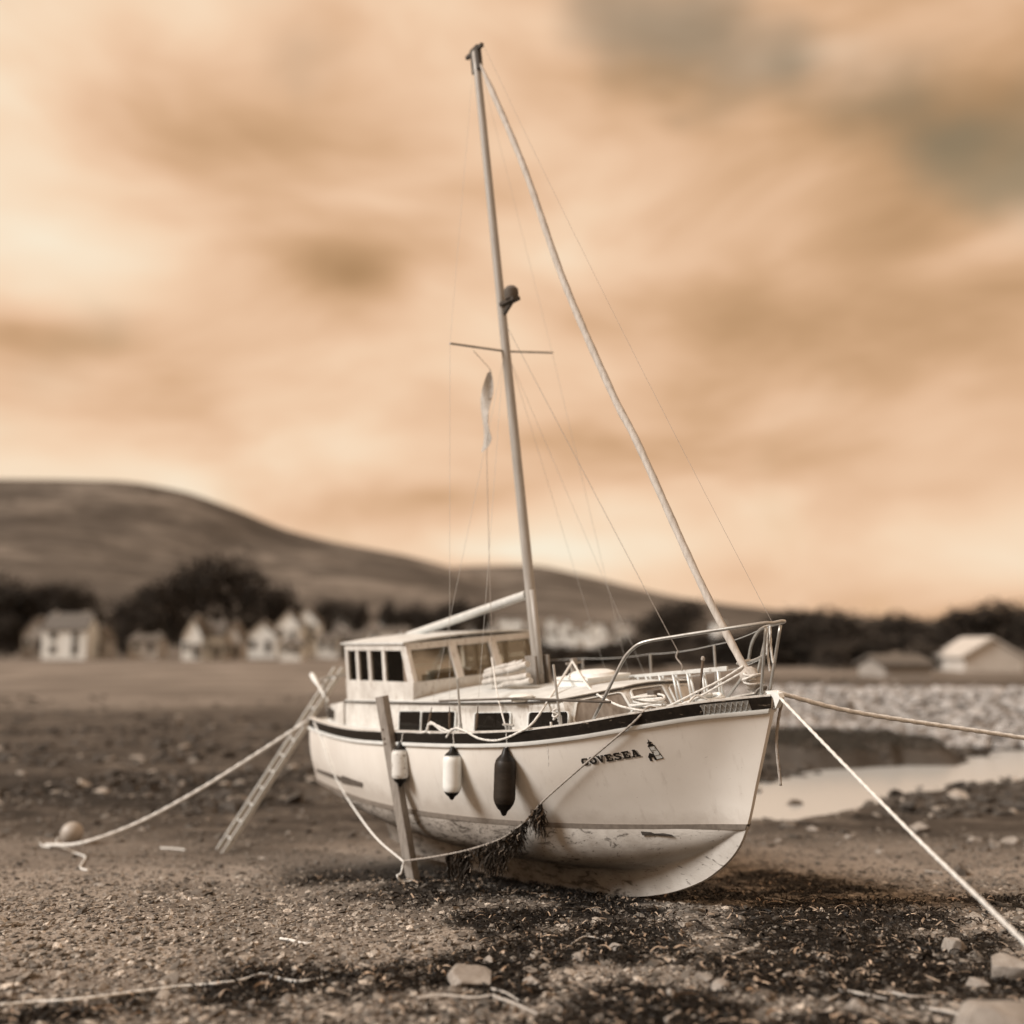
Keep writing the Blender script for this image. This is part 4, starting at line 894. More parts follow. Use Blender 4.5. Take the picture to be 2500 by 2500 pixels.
rope([b0 + UP0*.03, at(200, 2058, 15.0), at(330, 2012, 15.0), at(470, 1938, 15.0), at(600, 1858, 15.0), st0], .024, 'stern_mooring_rope', 'sagging mooring rope running from the stern ladder down to the round buoy', step=.04)
G = lambda u, v, dz=.015: ground_at(u, v) + UP0*dz
rope([G(98, 2062), G(110, 2070), G(150, 2072), G(185, 2085), G(208, 2095), G(200, 2112), G(196, 2122), G(214, 2128)], .013, 'rope_end', 'frayed white rope end curled on the gravel below the round buoy')
rope([G(392, 2073), G(415, 2074), G(440, 2076), G(452, 2078)], .014, 'rope_scrap', 'short white scrap of rope on the gravel left of the ladder foot')
rope([G(0, 2460), G(90, 2452), G(190, 2446), G(330, 2428), G(450, 2414), G(540, 2406), G(600, 2396), G(640, 2384), G(680, 2394), G(730, 2402), G(800, 2392)], .011, 'ground_rope', 'long pale rope lying along the weed line in the left foreground')
rope([G(684, 2296), G(710, 2300), G(740, 2308), G(762, 2308)], .010, 'rope_scrap', 'thin pale rope scrap on the gravel above the long ground rope')
# stern line to the prop, then the weedy line to the bow
kn = at(986, 2104, gb[1]-.16)
sA = W(on_hull(772, 1764, .03))
hq = lambda u, v: at(u, v, W(on_hull(u, v))[1]-.05)
rope([sA, hq(788, 1810), hq(804, 1860), hq(826, 1910), at(862, 1970, W(on_hull(840, 1925))[1]-.25), at(918, 2045, gb[1]+.35), kn], .0125, 'prop_line', 'white line running from the stern down to the foot of the timber prop', step=.014)
rope([kn, kn + np.array([-.03, -.01, -.12]), at(970, 2138, gb[1]-.20), at(982, 2152, gb[1]-.18), at(1012, 2150, gb[1]-.14)], .012, 'rope_loop', 'loose loop of rope hanging at the foot of the prop')
m = MB()
for i in range(4): m.tube([kn + np.array([.03*math.cos(a)+.006*i, .05*math.sin(a)*.6, .022*math.sin(a+i)+.01*(i-1.5)]) for a in np.linspace(0, 2*PI, 18)], .011, 7)
props(m.make('rope_knot', 'rope', smooth=True, origin=True), 'lumpy knot tying the lines to the prop foot', 'rope', kind='stuff') if False else None
cleat = W(L(.87, -(float(bs(.87))-.02), float(zs(.87))+.035))
def wl_pt(u, v, off): p = on_hull(u, v, off); return W(p)
weed_line = [kn + np.array([.0, -.012, .01]), at(1070, 2090, 11.05), at(1150, 2073, 10.75), at(1222, 2048, 10.5), at(1262, 2022, 10.38), at(1290, 1998, 10.28), at(1330, 1952, W(on_hull(1330, 1952, .0))[1]-.10), at(1440, 1855, W(on_hull(1440, 1855))[1]-.06), wl_pt(1556, 1762, .045), cleat + UP0*.01, cleat + PT*.10]
rope(weed_line, .0095, 'weedy_line', 'thin dark line from the bow to the prop with seaweed hung along it', mat='rope_old', step=.012)
# deck-edge ropes
def dk(u, v, off=.075): p = on_hull(u, v + 12, off); return at(u, v, W(p)[1])
rope([dk(1010, 1790, .02), dk(1040, 1786), dk(1046, 1770), dk(1058, 1768), dk(1075, 1782), dk(1090, 1788), dk(1112, 1778), dk(1128, 1782), dk(1145, 1790), dk(1170, 1803), dk(1205, 1808), dk(1235, 1802), dk(1262, 1790), dk(1300, 1766, .02), W(on_p(1345, 1700, -.78)), W(on_p(1397, 1616, -.02))], .0115, 'deck_line', 'white line looped along the rail and up to the post on the roof', step=.012)
rope([dk(1052, 1790), dk(1042, 1784), dk(1050, 1764), dk(1068, 1772), dk(1098, 1786), dk(1102, 1780), dk(1090, 1800)], .0115, 'deck_line', 'white rope loop lying on the rail above the clean white fender', step=.012)
rope([W(on_p(1397, 1614, -.02)), W(on_p(1440, 1680, -.45)), W(on_p(1500, 1718, -.62)), W(on_p(1550, 1732, -.70)), W(on_p(1590, 1738, -.60))], .0105, 'deck_line', 'line running from the roof post forward to the foredeck coil', step=.012)
rope([W(on_p(1240, 1795, -1.17)), W(on_p(1215, 1700, -.9)), W(on_p(1206, 1640, -.7)), W(on_p(1200, 1605, -.5))], .008, 'deck_line', 'thin line rising from the cleat toward the canvas bundle', step=.012)
s2 = dk(1345, 1776, .03)
rope([s2 + UP0*.05, s2, dk(1338, 1800, .03), dk(1340, 1860, .03), dk(1341, 1920, .03), dk(1336, 1962, .03), dk(1332, 1984, .04)], .0105, 'hanging_line', 'short white rope hanging down the hull from the forward stanchion')
rope([dk(1332, 1982, .04), dk(1331, 1988, .042)], .017, 'rope_whipping', 'frayed tip of the hanging white rope', lobes=0, smooth_n=0, cat='rope')
def coil(c, rx, ry, turns, r, name, label, mat='rope', h=.05):
    m = MB(); P = []; k0 = random.random()*6
    for i in range(int(turns*28)):
        a = i/28*2*PI; q = 1+.16*math.sin(a*.37+k0)+.08*math.sin(a*2.3); P.append(c + FW*rx*math.cos(a)*q + PT*ry*math.sin(a)*q + UPL*(h*i/(turns*28) + .012*math.sin(a*1.7+k0)))
    m.tube(P, r, 7); return props(m.make(name, mat, smooth=True, origin=True), label, 'rope')
c_ = on_z(1585, 1740, 2.115); c_[2] += .03
coil(W(c_), .17, .12, 6, .0115, 'rope_coil', 'coil of white rope beside the short wooden post on deck', h=.13)
coil(W(on_p(1840, 1672, -.03)), .045, .09, 4, .011, 'rope_coil', 'tangle of pale rope wound round the furling drum', h=.10)
coil(W(on_p(1358, 1757, -float(bs(1.72))+.03)), .028, .028, 4, .009, 'rope_hitches', 'rope hitches wound round the forward stanchion foot', h=.09)
c_ = on_z(1735, 1722, 2.2); coil(W(c_) + UP0*.04, .05, .13, 2, .022, 'hose_coil', 'white hose hoop lying on the foredeck by the iron rod', 'white_frame', .05)
for i, dv in enumerate((0, 14)):
    rope([W(on_p(1625, 1728+dv*.4, -.35)), W(on_p(1700, 1690+dv, -.25)), W(on_p(1760, 1660+dv*.8, -.15)), W(on_p(1815, 1626+dv, -.03))], .0095, 'furling_line', ('upper' if i == 0 else 'lower') + ' of two furling lines from the deck coil to the drum', step=.012)
for (pts, lab) in [([(1660, 1722, -.45), (1750, 1712, -.28), (1845, 1704, -.08)], 'pale line lying along the foredeck to the stemhead'), ([(1680, 1716, -.42), (1702, 1698, -.3), (1735, 1712, -.2)], 'loose bight of rope by the iron rod')]:
    rope([W(on_p(*p)) for p in pts], .0095, 'deck_line', lab, step=.012)
# strips of cloth tied to the pulpit nose
for (u0, v0, u1, v1) in [(1880, 1540, 1888, 1620), (1872, 1545, 1880, 1640)]:
    rope([W(on_p(u0, v0-12, -.02)), W(on_p(u0+2, (v0+v1)/2, -.03)), W(on_p(u1, v1, -.02))], .011, 'tied_cord', 'pale cord end tied to the pulpit nose, ' + ('longer' if v1 > 1630 else 'shorter') + ' of two', mat='rope', lobes=2)

# ---- seaweed hanging from the line
def ribbons(n, fn, rng):            # fn(i) -> list of points, width ; returns verts, quads
    Vs, Fs, Ts = [], [], []; c = 0
    for i in range(n):
        P, w, side, tone = fn(i); k_ = len(P); taper = np.linspace(1, .35, k_)[:, None]
        A = P - side*w*taper; B = P + side*w*taper; Vs.append(np.stack([A, B], 1).reshape(-1, 3))
        q = np.arange(k_-1)*2 + c; Fs.append(np.stack([q, q+1, q+3, q+2], 1)); Ts.append(np.tile(tone, (2*k_, 1))); c += 2*k_
    return np.vstack(Vs), np.vstack(Fs), np.vstack(Ts)
WLP = resample(catmull(weed_line[1:7], 10), .01)
def strand(i):
    while True:
        qq = .08+.88*RNG.random(); cl = float(vnoise(qq*26, .3, 5)); 
        if RNG.random() < max(.04, (cl-.25)*1.6) or qq > .92: break
    P0 = WLP[int(qq*(len(WLP)-1))]; long_ = qq < .24 or qq > .90
    Lh = (.05+.26*RNG.random()**1.3)*(.35+cl) + (.22*RNG.random() if long_ else 0); k_ = 10; s = np.linspace(0, 1, k_); ph = RNG.random()*6; am = .012+.022*RNG.random()
    P = P0 + np.stack([am*np.sin(7*s+ph)*s**.5 + RNG.normal(0, .035)*s, am*np.cos(6*s+ph)*s**.5 + RNG.normal(0, .03)*s, -Lh*s + .012*np.cos(9*s+ph)], 1)
    a = RNG.random()*6.3; tone = np.array(sep(.012+.02*RNG.random() if RNG.random() < .9 else .12+.16*RNG.random(), .12)); return P, .005+.009*RNG.random(), np.array([math.cos(a), math.sin(a), 0]), tone
Vv, Ff, Tt = ribbons(900, strand, RNG); o = bigmesh('hanging_seaweed', Vv, Ff, 'weed', Tt); props(o, 'dark strands of seaweed hanging from the weedy line', 'seaweed', kind='stuff')

# ---- mooring buoy
bc = ground_at(172, 2062); m = MB(); rb = .165
m.lathe(bc + UP0*.005, UP0 + np.array([.10, -.05, 0]), [(rb*(1-math.cos(a)), rb*math.sin(a)) for a in np.linspace(.02, PI-.02, 24)], 32)
bu = m.make('buoy_ball', 'buoy_orange', smooth=True)
root = empty('mooring_buoy', bc); props(root, 'round mooring buoy lying on the mud at the left', 'buoy'); bu.parent = root; bu.matrix_parent_inverse = Matrix.Translation(-Vector(bc))
m = MB(); m.tube(catmull([np.array([-.10, -.12, .02]), np.array([-.16, -.13, .05]), np.array([-.15, -.10, .11]), np.array([-.12, -.08, .10])], 5), .012, 7); m.make('buoy_strop', 'rope', root, smooth=True)

# ================================================================== STONES, GRAVEL, WRACK, STICKS
ico = None
def icosphere(sub):
    t = (1+5**.5)/2; v = [(-1,t,0),(1,t,0),(-1,-t,0),(1,-t,0),(0,-1,t),(0,1,t),(0,-1,-t),(0,1,-t),(t,0,-1),(t,0,1),(-t,0,-1),(-t,0,1)]
    f = [(0,11,5),(0,5,1),(0,1,7),(0,7,10),(0,10,11),(1,5,9),(5,11,4),(11,10,2),(10,7,6),(7,1,8),(3,9,4),(3,4,2),(3,2,6),(3,6,8),(3,8,9),(4,9,5),(2,4,11),(6,2,10),(8,6,7),(9,8,1)]
    v = [np.array(x)/np.linalg.norm(x) for x in v]
    for _ in range(sub):
        cache = {}; nf = []
        def mid(a, b):
            key = (min(a, b), max(a, b))
            if key not in cache: p = v[a]+v[b]; v.append(p/np.linalg.norm(p)); cache[key] = len(v)-1
            return cache[key]
        for a, b, c in f: x, y, z = mid(a, b), mid(b, c), mid(c, a); nf += [(a,x,z),(b,y,x),(c,z,y),(x,y,z)]
        f = nf
    return np.array(v), np.array(f)
IV0, IF0 = icosphere(0); IV2, IF2 = icosphere(3)
def rock_shape(seed, facets=15):
    r = np.random.default_rng(seed); Vr = IV2.copy()
    for _ in range(facets):
        d = r.normal(size=3); d /= np.linalg.norm(d); h = .42+.36*r.random(); k_ = Vr @ d; ex = np.maximum(0, k_-h); Vr = Vr - ex[:, None]*d*.97
    Vr = Vr*(1 + .10*(fbm(Vr[:, 0]*3+9, Vr[:, 1]*3+Vr[:, 2]*2.1+5, seed, 4)-.47)[:, None]*2); return Vr
def stone(name, u0, u1, v0, v1, label, mat, seed, group=None, flat=1.0, rz=None):
    c = ground_at((u0+u1)/2, v1-2 if v1 < 2495 else v1-2); d = c[1]/cp_; w = (u1-u0)/2/FPX*d; h = (v1-v0)/FPX*d
    Vr = rock_shape(seed); a = rz if rz is not None else seed*1.3; ca, sa = math.cos(a), math.sin(a)
    Vr = Vr @ np.array([[ca, -sa, 0], [sa, ca, 0], [0, 0, 1]]); e = np.abs(Vr).max(0); Vr = Vr/e*np.array([w, w*.8, h*.62*flat]); 
    m = MB(); m.add(Vr + np.array([0, 0, h*.10]), [tuple(f) for f in IF2]); o = m.make(name, mat, smooth=28)
    o.location = (c[0], c[1] + w*.7, float(gz(c[0], c[1]+w*.7)))
    props(o, label, 'stone', group); return o
stone('boulder', 2400, 2740, 2450, 2640, 'large pale boulder cut off by the lower right corner', 'stone_pale', 3, rz=.4)
stone('stone', 2432, 2560, 2335, 2405, 'pointed grey stone at the right edge above the large boulder', 'stone_pale', 5)
stone('stone', 2308, 2368, 2288, 2335, 'wedge shaped stone with a dark face below the taut rope', 'stone_pale', 8)
stone('stone', 2324, 2386, 2103, 2141, 'two toned stone, pale top and dark front, right of the taut rope', 'stone_dark', 11)
stone('stone', 1092, 1218, 2362, 2416, 'flat angular slab in the centre foreground', 'stone_pale', 14, rz=.1)
stone('stone', 1915, 1965, 1948, 1975, 'black weed covered rock at the edge of the stream', 'stone_dark', 17)
stone('stone', 2362, 2425, 2385, 2425, 'rounded tan stone just left of the large boulder', 'stone_pale', 20)
stone('stone', 2225, 2275, 2008, 2032, 'flat pale stone on the mud right of the taut rope', 'stone_pale', 23)
stone('stone', 1905, 1950, 2003, 2022, 'flat slab between the bow and the stream', 'stone_dark', 26)
stone('stone', 1700, 1745, 2368, 2402, 'pale angular stone among the wrack in the right foreground', 'stone_pale', 29)
stone('stone', 1180, 1215, 2335, 2358, 'white stone just above the flat slab', 'stone_pale', 31)
stone('stone', 1275, 1330, 2390, 2412, 'whitish stone right of the flat slab', 'stone_pale', 33)
stone('stone', 1480, 1520, 2302, 2324, 'pale stone in the wrack below the keel', 'stone_pale', 35)
stone('stone', 200, 232, 2140, 2152, 'dark flat stone below the frayed rope end', 'stone_dark', 37)
stone('stone', 1130, 1160, 2010, 2020, 'x', 'stone_dark', 38) if False else None
for i, (u, v, w, h) in enumerate([(2345, 2075, 34, 22), (2385, 2060, 40, 18), (2432, 2072, 38, 24), (2475, 2062, 44, 24), (2410, 2082, 30, 16), (2150, 2085, 34, 14), (1760, 2422, 50, 28), (1925, 2395, 30, 26), (1985, 2405, 46, 20), (1330, 2372, 40, 20), (1420, 2350, 44, 22), (2020, 2350, 30, 22), (660, 2402, 30, 20), (700, 2456, 34, 26), (612, 2462, 28, 22), (1560, 2462, 36, 26), (1130, 2290, 30, 14), (470, 2330, 26, 12), (370, 2245, 22, 12), (240, 2165, 36, 12), (955, 2392, 30, 18), (880, 2440, 26, 14), (1300, 2345, 26, 16), (1640, 2440, 40, 26), (1870, 2450, 44, 30), (2100, 2470, 60, 32), (2200, 2440, 34, 18), (1080, 2180, 24, 10), (760, 2120, 26, 9), (640, 2100, 22, 8), (345, 2030, 18, 10), (705, 2040, 20, 10), (740, 1985, 18, 9), (1990, 2030, 34, 14), (2080, 2050, 30, 12), (1905, 2060, 26, 12)]):
    stone('loose_stone', u-w/2, u+w/2, v-h, v, 'small loose stone lying on the gravel or wrack', 'stone_pale' if i % 4 else 'stone_dark', 50+i, 'loose stones on the foreshore')

def scatter(n, y0, y1, seed, spread=.62):   # denser where it is nearer the beach crest
    r = np.random.default_rng(seed); y = 1/(1/y1 + (1/y0-1/y1)*r.random(n)); x = (r.random(n)*2-1)*(y*spread+.6); return x, y
# gravel: tens of thousands of small flat shards, one mass
def gravel(name, n, y0, y1, smin, smax, seed, label, mask=None, tones=(.05, .20), extra=0):
    x, y = scatter(n, y0, y1, seed); r = np.random.default_rng(seed+1)
    if mask is not None: keep = r.random(n) < mask(x, y); x, y = x[keep], y[keep]
    n = len(x); z = gz(x, y); s = smin*(smax/smin)**(r.random(n)**2.2)
    protos = []
    for i in range(14):
        rr = np.random.default_rng(900+i); pv = IV0*(1+rr.normal(0, .22, (12, 1))); pv = pv*np.array([1, .45+.45*rr.random(), .22+.30*rr.random()]); protos.append(pv)
    protos = np.array(protos)[r.integers(0, 14, n)]*s[:, None, None]
    a = r.random(n)*2*PI; bt = r.normal(0, .30, n); ct = r.normal(0, .30, n)
    R1 = np.zeros((n, 3, 3)); ca, sa = np.cos(a), np.sin(a); R1[:, 0, 0] = ca; R1[:, 0, 1] = -sa; R1[:, 1, 0] = sa; R1[:, 1, 1] = ca; R1[:, 2, 2] = 1
    R2 = np.zeros((n, 3, 3)); cb, sb = np.cos(bt), np.sin(bt); R2[:, 0, 0] = 1; R2[:, 1, 1] = cb; R2[:, 1, 2] = -sb; R2[:, 2, 1] = sb; R2[:, 2, 2] = cb
    R3 = np.zeros((n, 3, 3)); cc, sc2 = np.cos(ct), np.sin(ct); R3[:, 0, 0] = cc; R3[:, 0, 2] = sc2; R3[:, 1, 1] = 1; R3[:, 2, 0] = -sc2; R3[:, 2, 2] = cc
    Vg = np.einsum('nij,nkj->nki', R1 @ R2 @ R3, protos) + np.stack([x, y, z + s*.12], 1)[:, None, :]
    lt = tones[0] + (tones[1]-tones[0])*r.random(n)**1.5; pale = r.random(n) < .05; lt = np.where(pale, .34+.30*r.random(n), lt)
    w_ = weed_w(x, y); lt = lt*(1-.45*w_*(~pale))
    far = sstep(11.5, 14, y); lt = lt*(1-.35*far)
    tone = np.stack([lt*1.22, lt*1.09, lt*.94, np.ones(n)], 1); tone = np.repeat(tone, 12, 0)
    Fg = (IF0[None] + (np.arange(n)*12)[:, None, None]).reshape(-1, 3); o = bigmesh(name, Vg.reshape(-1, 3), Fg, 'pebble', tone)
    return props(o, label, 'gravel', kind='stuff')
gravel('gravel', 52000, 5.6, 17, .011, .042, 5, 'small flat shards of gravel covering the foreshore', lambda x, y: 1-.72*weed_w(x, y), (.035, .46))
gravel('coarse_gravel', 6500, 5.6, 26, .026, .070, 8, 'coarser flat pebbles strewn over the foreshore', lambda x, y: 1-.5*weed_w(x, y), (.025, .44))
gravel('mud_clods', 12000, 18.5, 60, .06, .26, 28, 'dark weedy clods and tufts over the middle mud', lambda x, y: np.clip(sstep(.40, .56, fbm(x*.35, y*.5, 67, 4)), 0, 1)*sstep(22, 14, x)*(1-.9*sstep(2.4, 1.2, stream_d(x, y)[0])*sstep(2, 4, x)), (.006, .05))
gravel('mud_stones', 9000, 16.5, 32, .035, .12, 18, 'scattered stones and weedy clods on the far mud', lambda x, y: np.clip(.14 + .9*sstep(-1.5, .3, poly_dist(x, y, FAR_WEED))*sstep(.42, .52, fbm(x*.8, y*.8, 63, 3)), 0, 1)*sstep(7, 4, x), (.02, .20))
# shingle ridge of pale cobbles on the right
r = np.random.default_rng(31); n = 6500; xs_ = 6.5 + 19*r.random(n)**.9; ys_ = 31.3 + 7.5*r.random(n)
zs_ = gz(xs_, ys_); s = .05+.24*r.random(n)**3; pv = (IV0*(1+r.normal(0, .16, (n, 12, 1)))*np.array([1, .8, .6]))*s[:, None, None] + np.stack([xs_, ys_, zs_+s*.2], 1)[:, None, :]
lt = .22+.40*r.random(n); tone = np.repeat(np.stack([lt*1.0, lt*.99, lt*.98, np.ones(n)], 1), 12, 0)
props(bigmesh('shingle', pv.reshape(-1, 3), (IF0[None] + (np.arange(n)*12)[:, None, None]).reshape(-1, 3), 'pebble', tone), 'bank of pale rounded cobbles behind the stream', 'shingle', kind='stuff')

# wrack: curled dark ribbons with a few dry pale ones
def wrack(n, y0, y1, seed, name, label, dens):
    x, y = scatter(n, y0, y1, seed, .60); r = np.random.default_rng(seed+3); keep = r.random(n) < dens(x, y); x, y = x[keep], y[keep]; n = len(x); k_ = 6
    z = gz(x, y); Ln = .03+.17*r.random(n)**1.8; a = r.random(n)*2*PI; curl = r.normal(0, 1.1, n)*np.where(r.random(n) < .25, 2.4, 1); s = np.linspace(0, 1, k_)
    ang = a[:, None] + curl[:, None]*s; px = np.cumsum(np.cos(ang), 1)/k_*Ln[:, None]; py = np.cumsum(np.sin(ang), 1)/k_*Ln[:, None]
    hz = (.004+.030*r.random(n)*(.3+1.2*fbm(x*3, y*3, 91, 3)))[:, None]*np.sin(PI*s*(.6+.8*r.random(n))[:, None]) + .004 + .018*(r.random(n)*weed_w(x, y))[:, None]
    P = np.stack([x[:, None]+px, y[:, None]+py, z[:, None]+hz], -1); wd = (.0025+.011*r.random(n)**2.5)[:, None, None]*np.linspace(1, .4, k_)[None, :, None]
    tl = r.normal(0, .6, n); side = np.stack([-np.sin(ang)*np.cos(tl)[:, None], np.cos(ang)*np.cos(tl)[:, None], np.repeat(np.sin(tl)[:, None], k_, 1)], -1)
    Vw = np.stack([P-side*wd, P+side*wd], 2).reshape(-1, 3); base = (np.arange(n)*2*k_)[:, None] + (np.arange(k_-1)*2)[None]; Fw = np.stack([base, base+1, base+3, base+2], -1).reshape(-1, 4)
    lt = np.where(r.random(n) < .10, .12+.3*r.random(n), .004+.016*r.random(n)**1.5); tone = np.repeat(np.stack([lt*1.22, lt*.95, lt*.72, np.ones(n)], 1), 2*k_, 0)
    return props(bigmesh(name, Vw, Fw, 'weed', tone), label, 'seaweed', kind='stuff')
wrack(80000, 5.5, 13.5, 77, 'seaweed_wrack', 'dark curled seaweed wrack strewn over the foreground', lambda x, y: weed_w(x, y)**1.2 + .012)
# driftwood sticks
for i, (pts, r_, lab) in enumerate([
    ([(1018, 2446), (1080, 2442), (1150, 2444), (1208, 2441)], .013, 'long pale stick lying level below the flat slab'),
    ([(1205, 2441), (1255, 2462), (1312, 2484)], .012, 'pale stick slanting down from the long level stick'),
    ([(1200, 2422), (1235, 2436), (1268, 2452)], .009, 'short pale stick above the two longer sticks'),
    ([(2050, 2424), (2110, 2440), (2165, 2448)], .012, 'pale bent stick in the lower right wrack'),
    ([(2165, 2428), (2220, 2444), (2275, 2442)], .010, 'thin dry stick left of the large boulder'),
    ([(1866, 2198), (1905, 2204), (1940, 2210)], .009, 'thin white stick in the wrack right of the bow'),
    ([(2020, 2452), (2050, 2440)], .012, 'stubby stick in the lower right wrack'),
    ([(1395, 2312), (1430, 2296), (1480, 2302)], .008, 'thin curved twig in the wrack below the keel'),
    ([(1625, 2500), (1660, 2482)], .014, 'stub of driftwood at the bottom edge'),
    ([(2260, 2130), (2300, 2136)], .009, 'white twig beside the taut rope'),
    ([(2250, 2468), (2330, 2486), (2345, 2496)], .012, 'bleached stick touching the large boulder'),
    ([(1790, 2338), (1830, 2326)], .010, 'pale stick among the wrack under the bow')]):
    P = [ground_at(u, v) + UP0*(.02+.01*(j % 2)) for j, (u, v) in enumerate(pts)]; P = catmull(P, 5); m = MB(); nq = len(P)
    m.tube(P, [r_*(1-.45*j/nq)*(1+.1*math.sin(j*2.1)) for j in range(nq)], 7); props(m.make('driftwood_stick', 'driftwood', smooth=50, origin=True), lab, 'stick')

# ================================================================== BACKGROUND: trees, houses
def crown_mesh(seed, n, blobs, sz):
    r = np.random.default_rng(seed); C_ = np.array([b[:3] for b in blobs]); Rr = np.array([b[3] for b in blobs]); i = r.integers(0, len(blobs), n)
    d = r.normal(size=(n, 3)); d /= np.linalg.norm(d, axis=1)[:, None]; rad = Rr[i]*(.45+.6*r.random(n)**.6)*(1+.25*r.normal(size=n)*.6)
    c = C_[i] + d*rad[:, None]*np.array([1, 1, .85]); a = r.normal(size=(n, 3)); a /= np.linalg.norm(a, axis=1)[:, None]; b = np.cross(a, r.normal(size=(n, 3))); b /= np.linalg.norm(b, axis=1)[:, None]
    s = sz*(.5+r.random(n))[:, None]; Vc = np.stack([c-a*s, c-b*s*.6, c+a*s, c+b*s*.6], 1).reshape(-1, 3); return Vc, np.arange(4*n).reshape(n, 4)
def tree_protos():
    out = []
    for sd, nb, mat in ((1, 9, 'foliage'), (2, 11, 'foliage'), (3, 8, 'foliage_light'), (4, 10, 'foliage_light')):
        r = np.random.default_rng(sd); blobs = [(0, 0, .62, .28)] + [(.30*math.cos(a)*q, .30*math.sin(a)*q, .45+.42*r.random(), .12+.12*r.random()) for a, q in zip(r.random(nb)*6.3, .4+.6*r.random(nb))] + [(.28*math.cos(a), .28*math.sin(a), .22+.1*r.random(), .16) for a in np.linspace(0, 5.2, 6)]
        Vc, Fq = crown_mesh(sd+20, 3400, blobs, .022); oc = bigmesh('crown', Vc, Fq, mat)
        m = MB(); m.tube([(0, 0, -.05), (.01, 0, .15), (-.01, .01, .35), (0, 0, .6)], [.045, .034, .026, .01], 8)
        for b in blobs[1:6]: m.tube([(0, 0, .25), (b[0]*.5, b[1]*.5, .25+(b[2]-.25)*.6), (b[0], b[1], b[2])], [.016, .012, .004], 5)
        ot = m.make('trunk', 'bark'); out.append((oc, ot))
    return out
TP = tree_protos(); TP_used = [False]*4
def tree(u, vb, vt, d, wpx, kind, label, group, name='tree', zb=None):
    x = (u-1250)/FPX*d; z0 = land(x, d) - .2 if zb is None else zb
    zt = CAMZ + (HZ-vt)/FPX*d; h = max(1.5, zt-z0); w = wpx/FPX*d/.95
    root = empty(name, (x, d, z0)); props(root, label, 'tree', group)
    for src, in ((TP[kind][0],), (TP[kind][1],)):
        if TP_used[kind]: o = src.copy(); COL.objects.link(o)
        else: o = src
        o.parent = root; o.scale = (w, w, h)
    TP_used[kind] = True
    root.rotation_euler = (0, 0, (u*7.3) % 6.28); return root
GB = 'low bushes along the right hand shore'; GR = 'trees along the right hand shore'; LR = 'trees round the left hand village'
for i, (u, vb, vt, d, w, k_) in enumerate([(1600,1640,1500,120,120,0),(1660,1630,1478,135,130,1),(1560,1650,1560,100,110,2),(1740,1650,1560,95,120,0),(1800,1650,1555,92,120,1),(1880,1650,1540,95,150,0),(1960,1655,1530,96,170,1),(2040,1640,1495,125,170,0),(1930,1610,1500,150,160,1),(2130,1620,1518,140,120,2),(2200,1620,1505,140,130,0),(2270,1640,1530,110,110,1),(2300,1650,1555,88,100,0),(2330,1630,1500,130,120,1),(2400,1630,1480,130,150,0),(2460,1630,1478,135,150,2),(2540,1640,1500,120,150,1),(2050,1660,1570,90,120,1),(2130,1650,1575,100,80,0),(1480,1650,1592,95,120,3),(1400,1650,1598,100,120,3),(2620,1640,1490,120,150,0)]):
    tree(u, vb, vt-14, d, w*1.35, k_, 'dark bushy tree in the tree belt along the right shore', GR)
for i, (u, vb, vt, d, w, k_) in enumerate([(470,1560,1365,215,230,0),(560,1560,1352,225,230,1),(650,1555,1400,220,190,0),(400,1560,1420,205,160,1),(700,1550,1450,225,120,0),(350,1570,1480,190,120,1)]):
    tree(u, vb, vt, d, w, k_, 'great dark rounded tree behind the row of white houses', 'great dark trees behind the white houses')
for i, (u, vb, vt, d, w, k_) in enumerate([(40,1590,1400,230,200,0),(130,1590,1425,230,150,1),(200,1560,1450,240,130,2),(210,1560,1478,180,110,0),(-60,1590,1420,220,180,1),(20,1590,1500,170,110,0),(280,1580,1500,200,110,2),(760,1560,1490,260,90,3),(330,1590,1520,175,70,0),(880,1540,1468,300,60,0),(950,1530,1460,330,60,0),(1000,1530,1480,340,50,1),(1120,1520,1455,350,70,0),(1080,1530,1475,350,60,1),(1180,1530,1480,330,50,0),(850,1590,1550,180,90,2),(980,1590,1550,170,90,3),(1090,1590,1560,180,120,2)]):
    tree(u, vb, vt, d, w, k_, 'dark tree among the houses of the left hand village', LR)

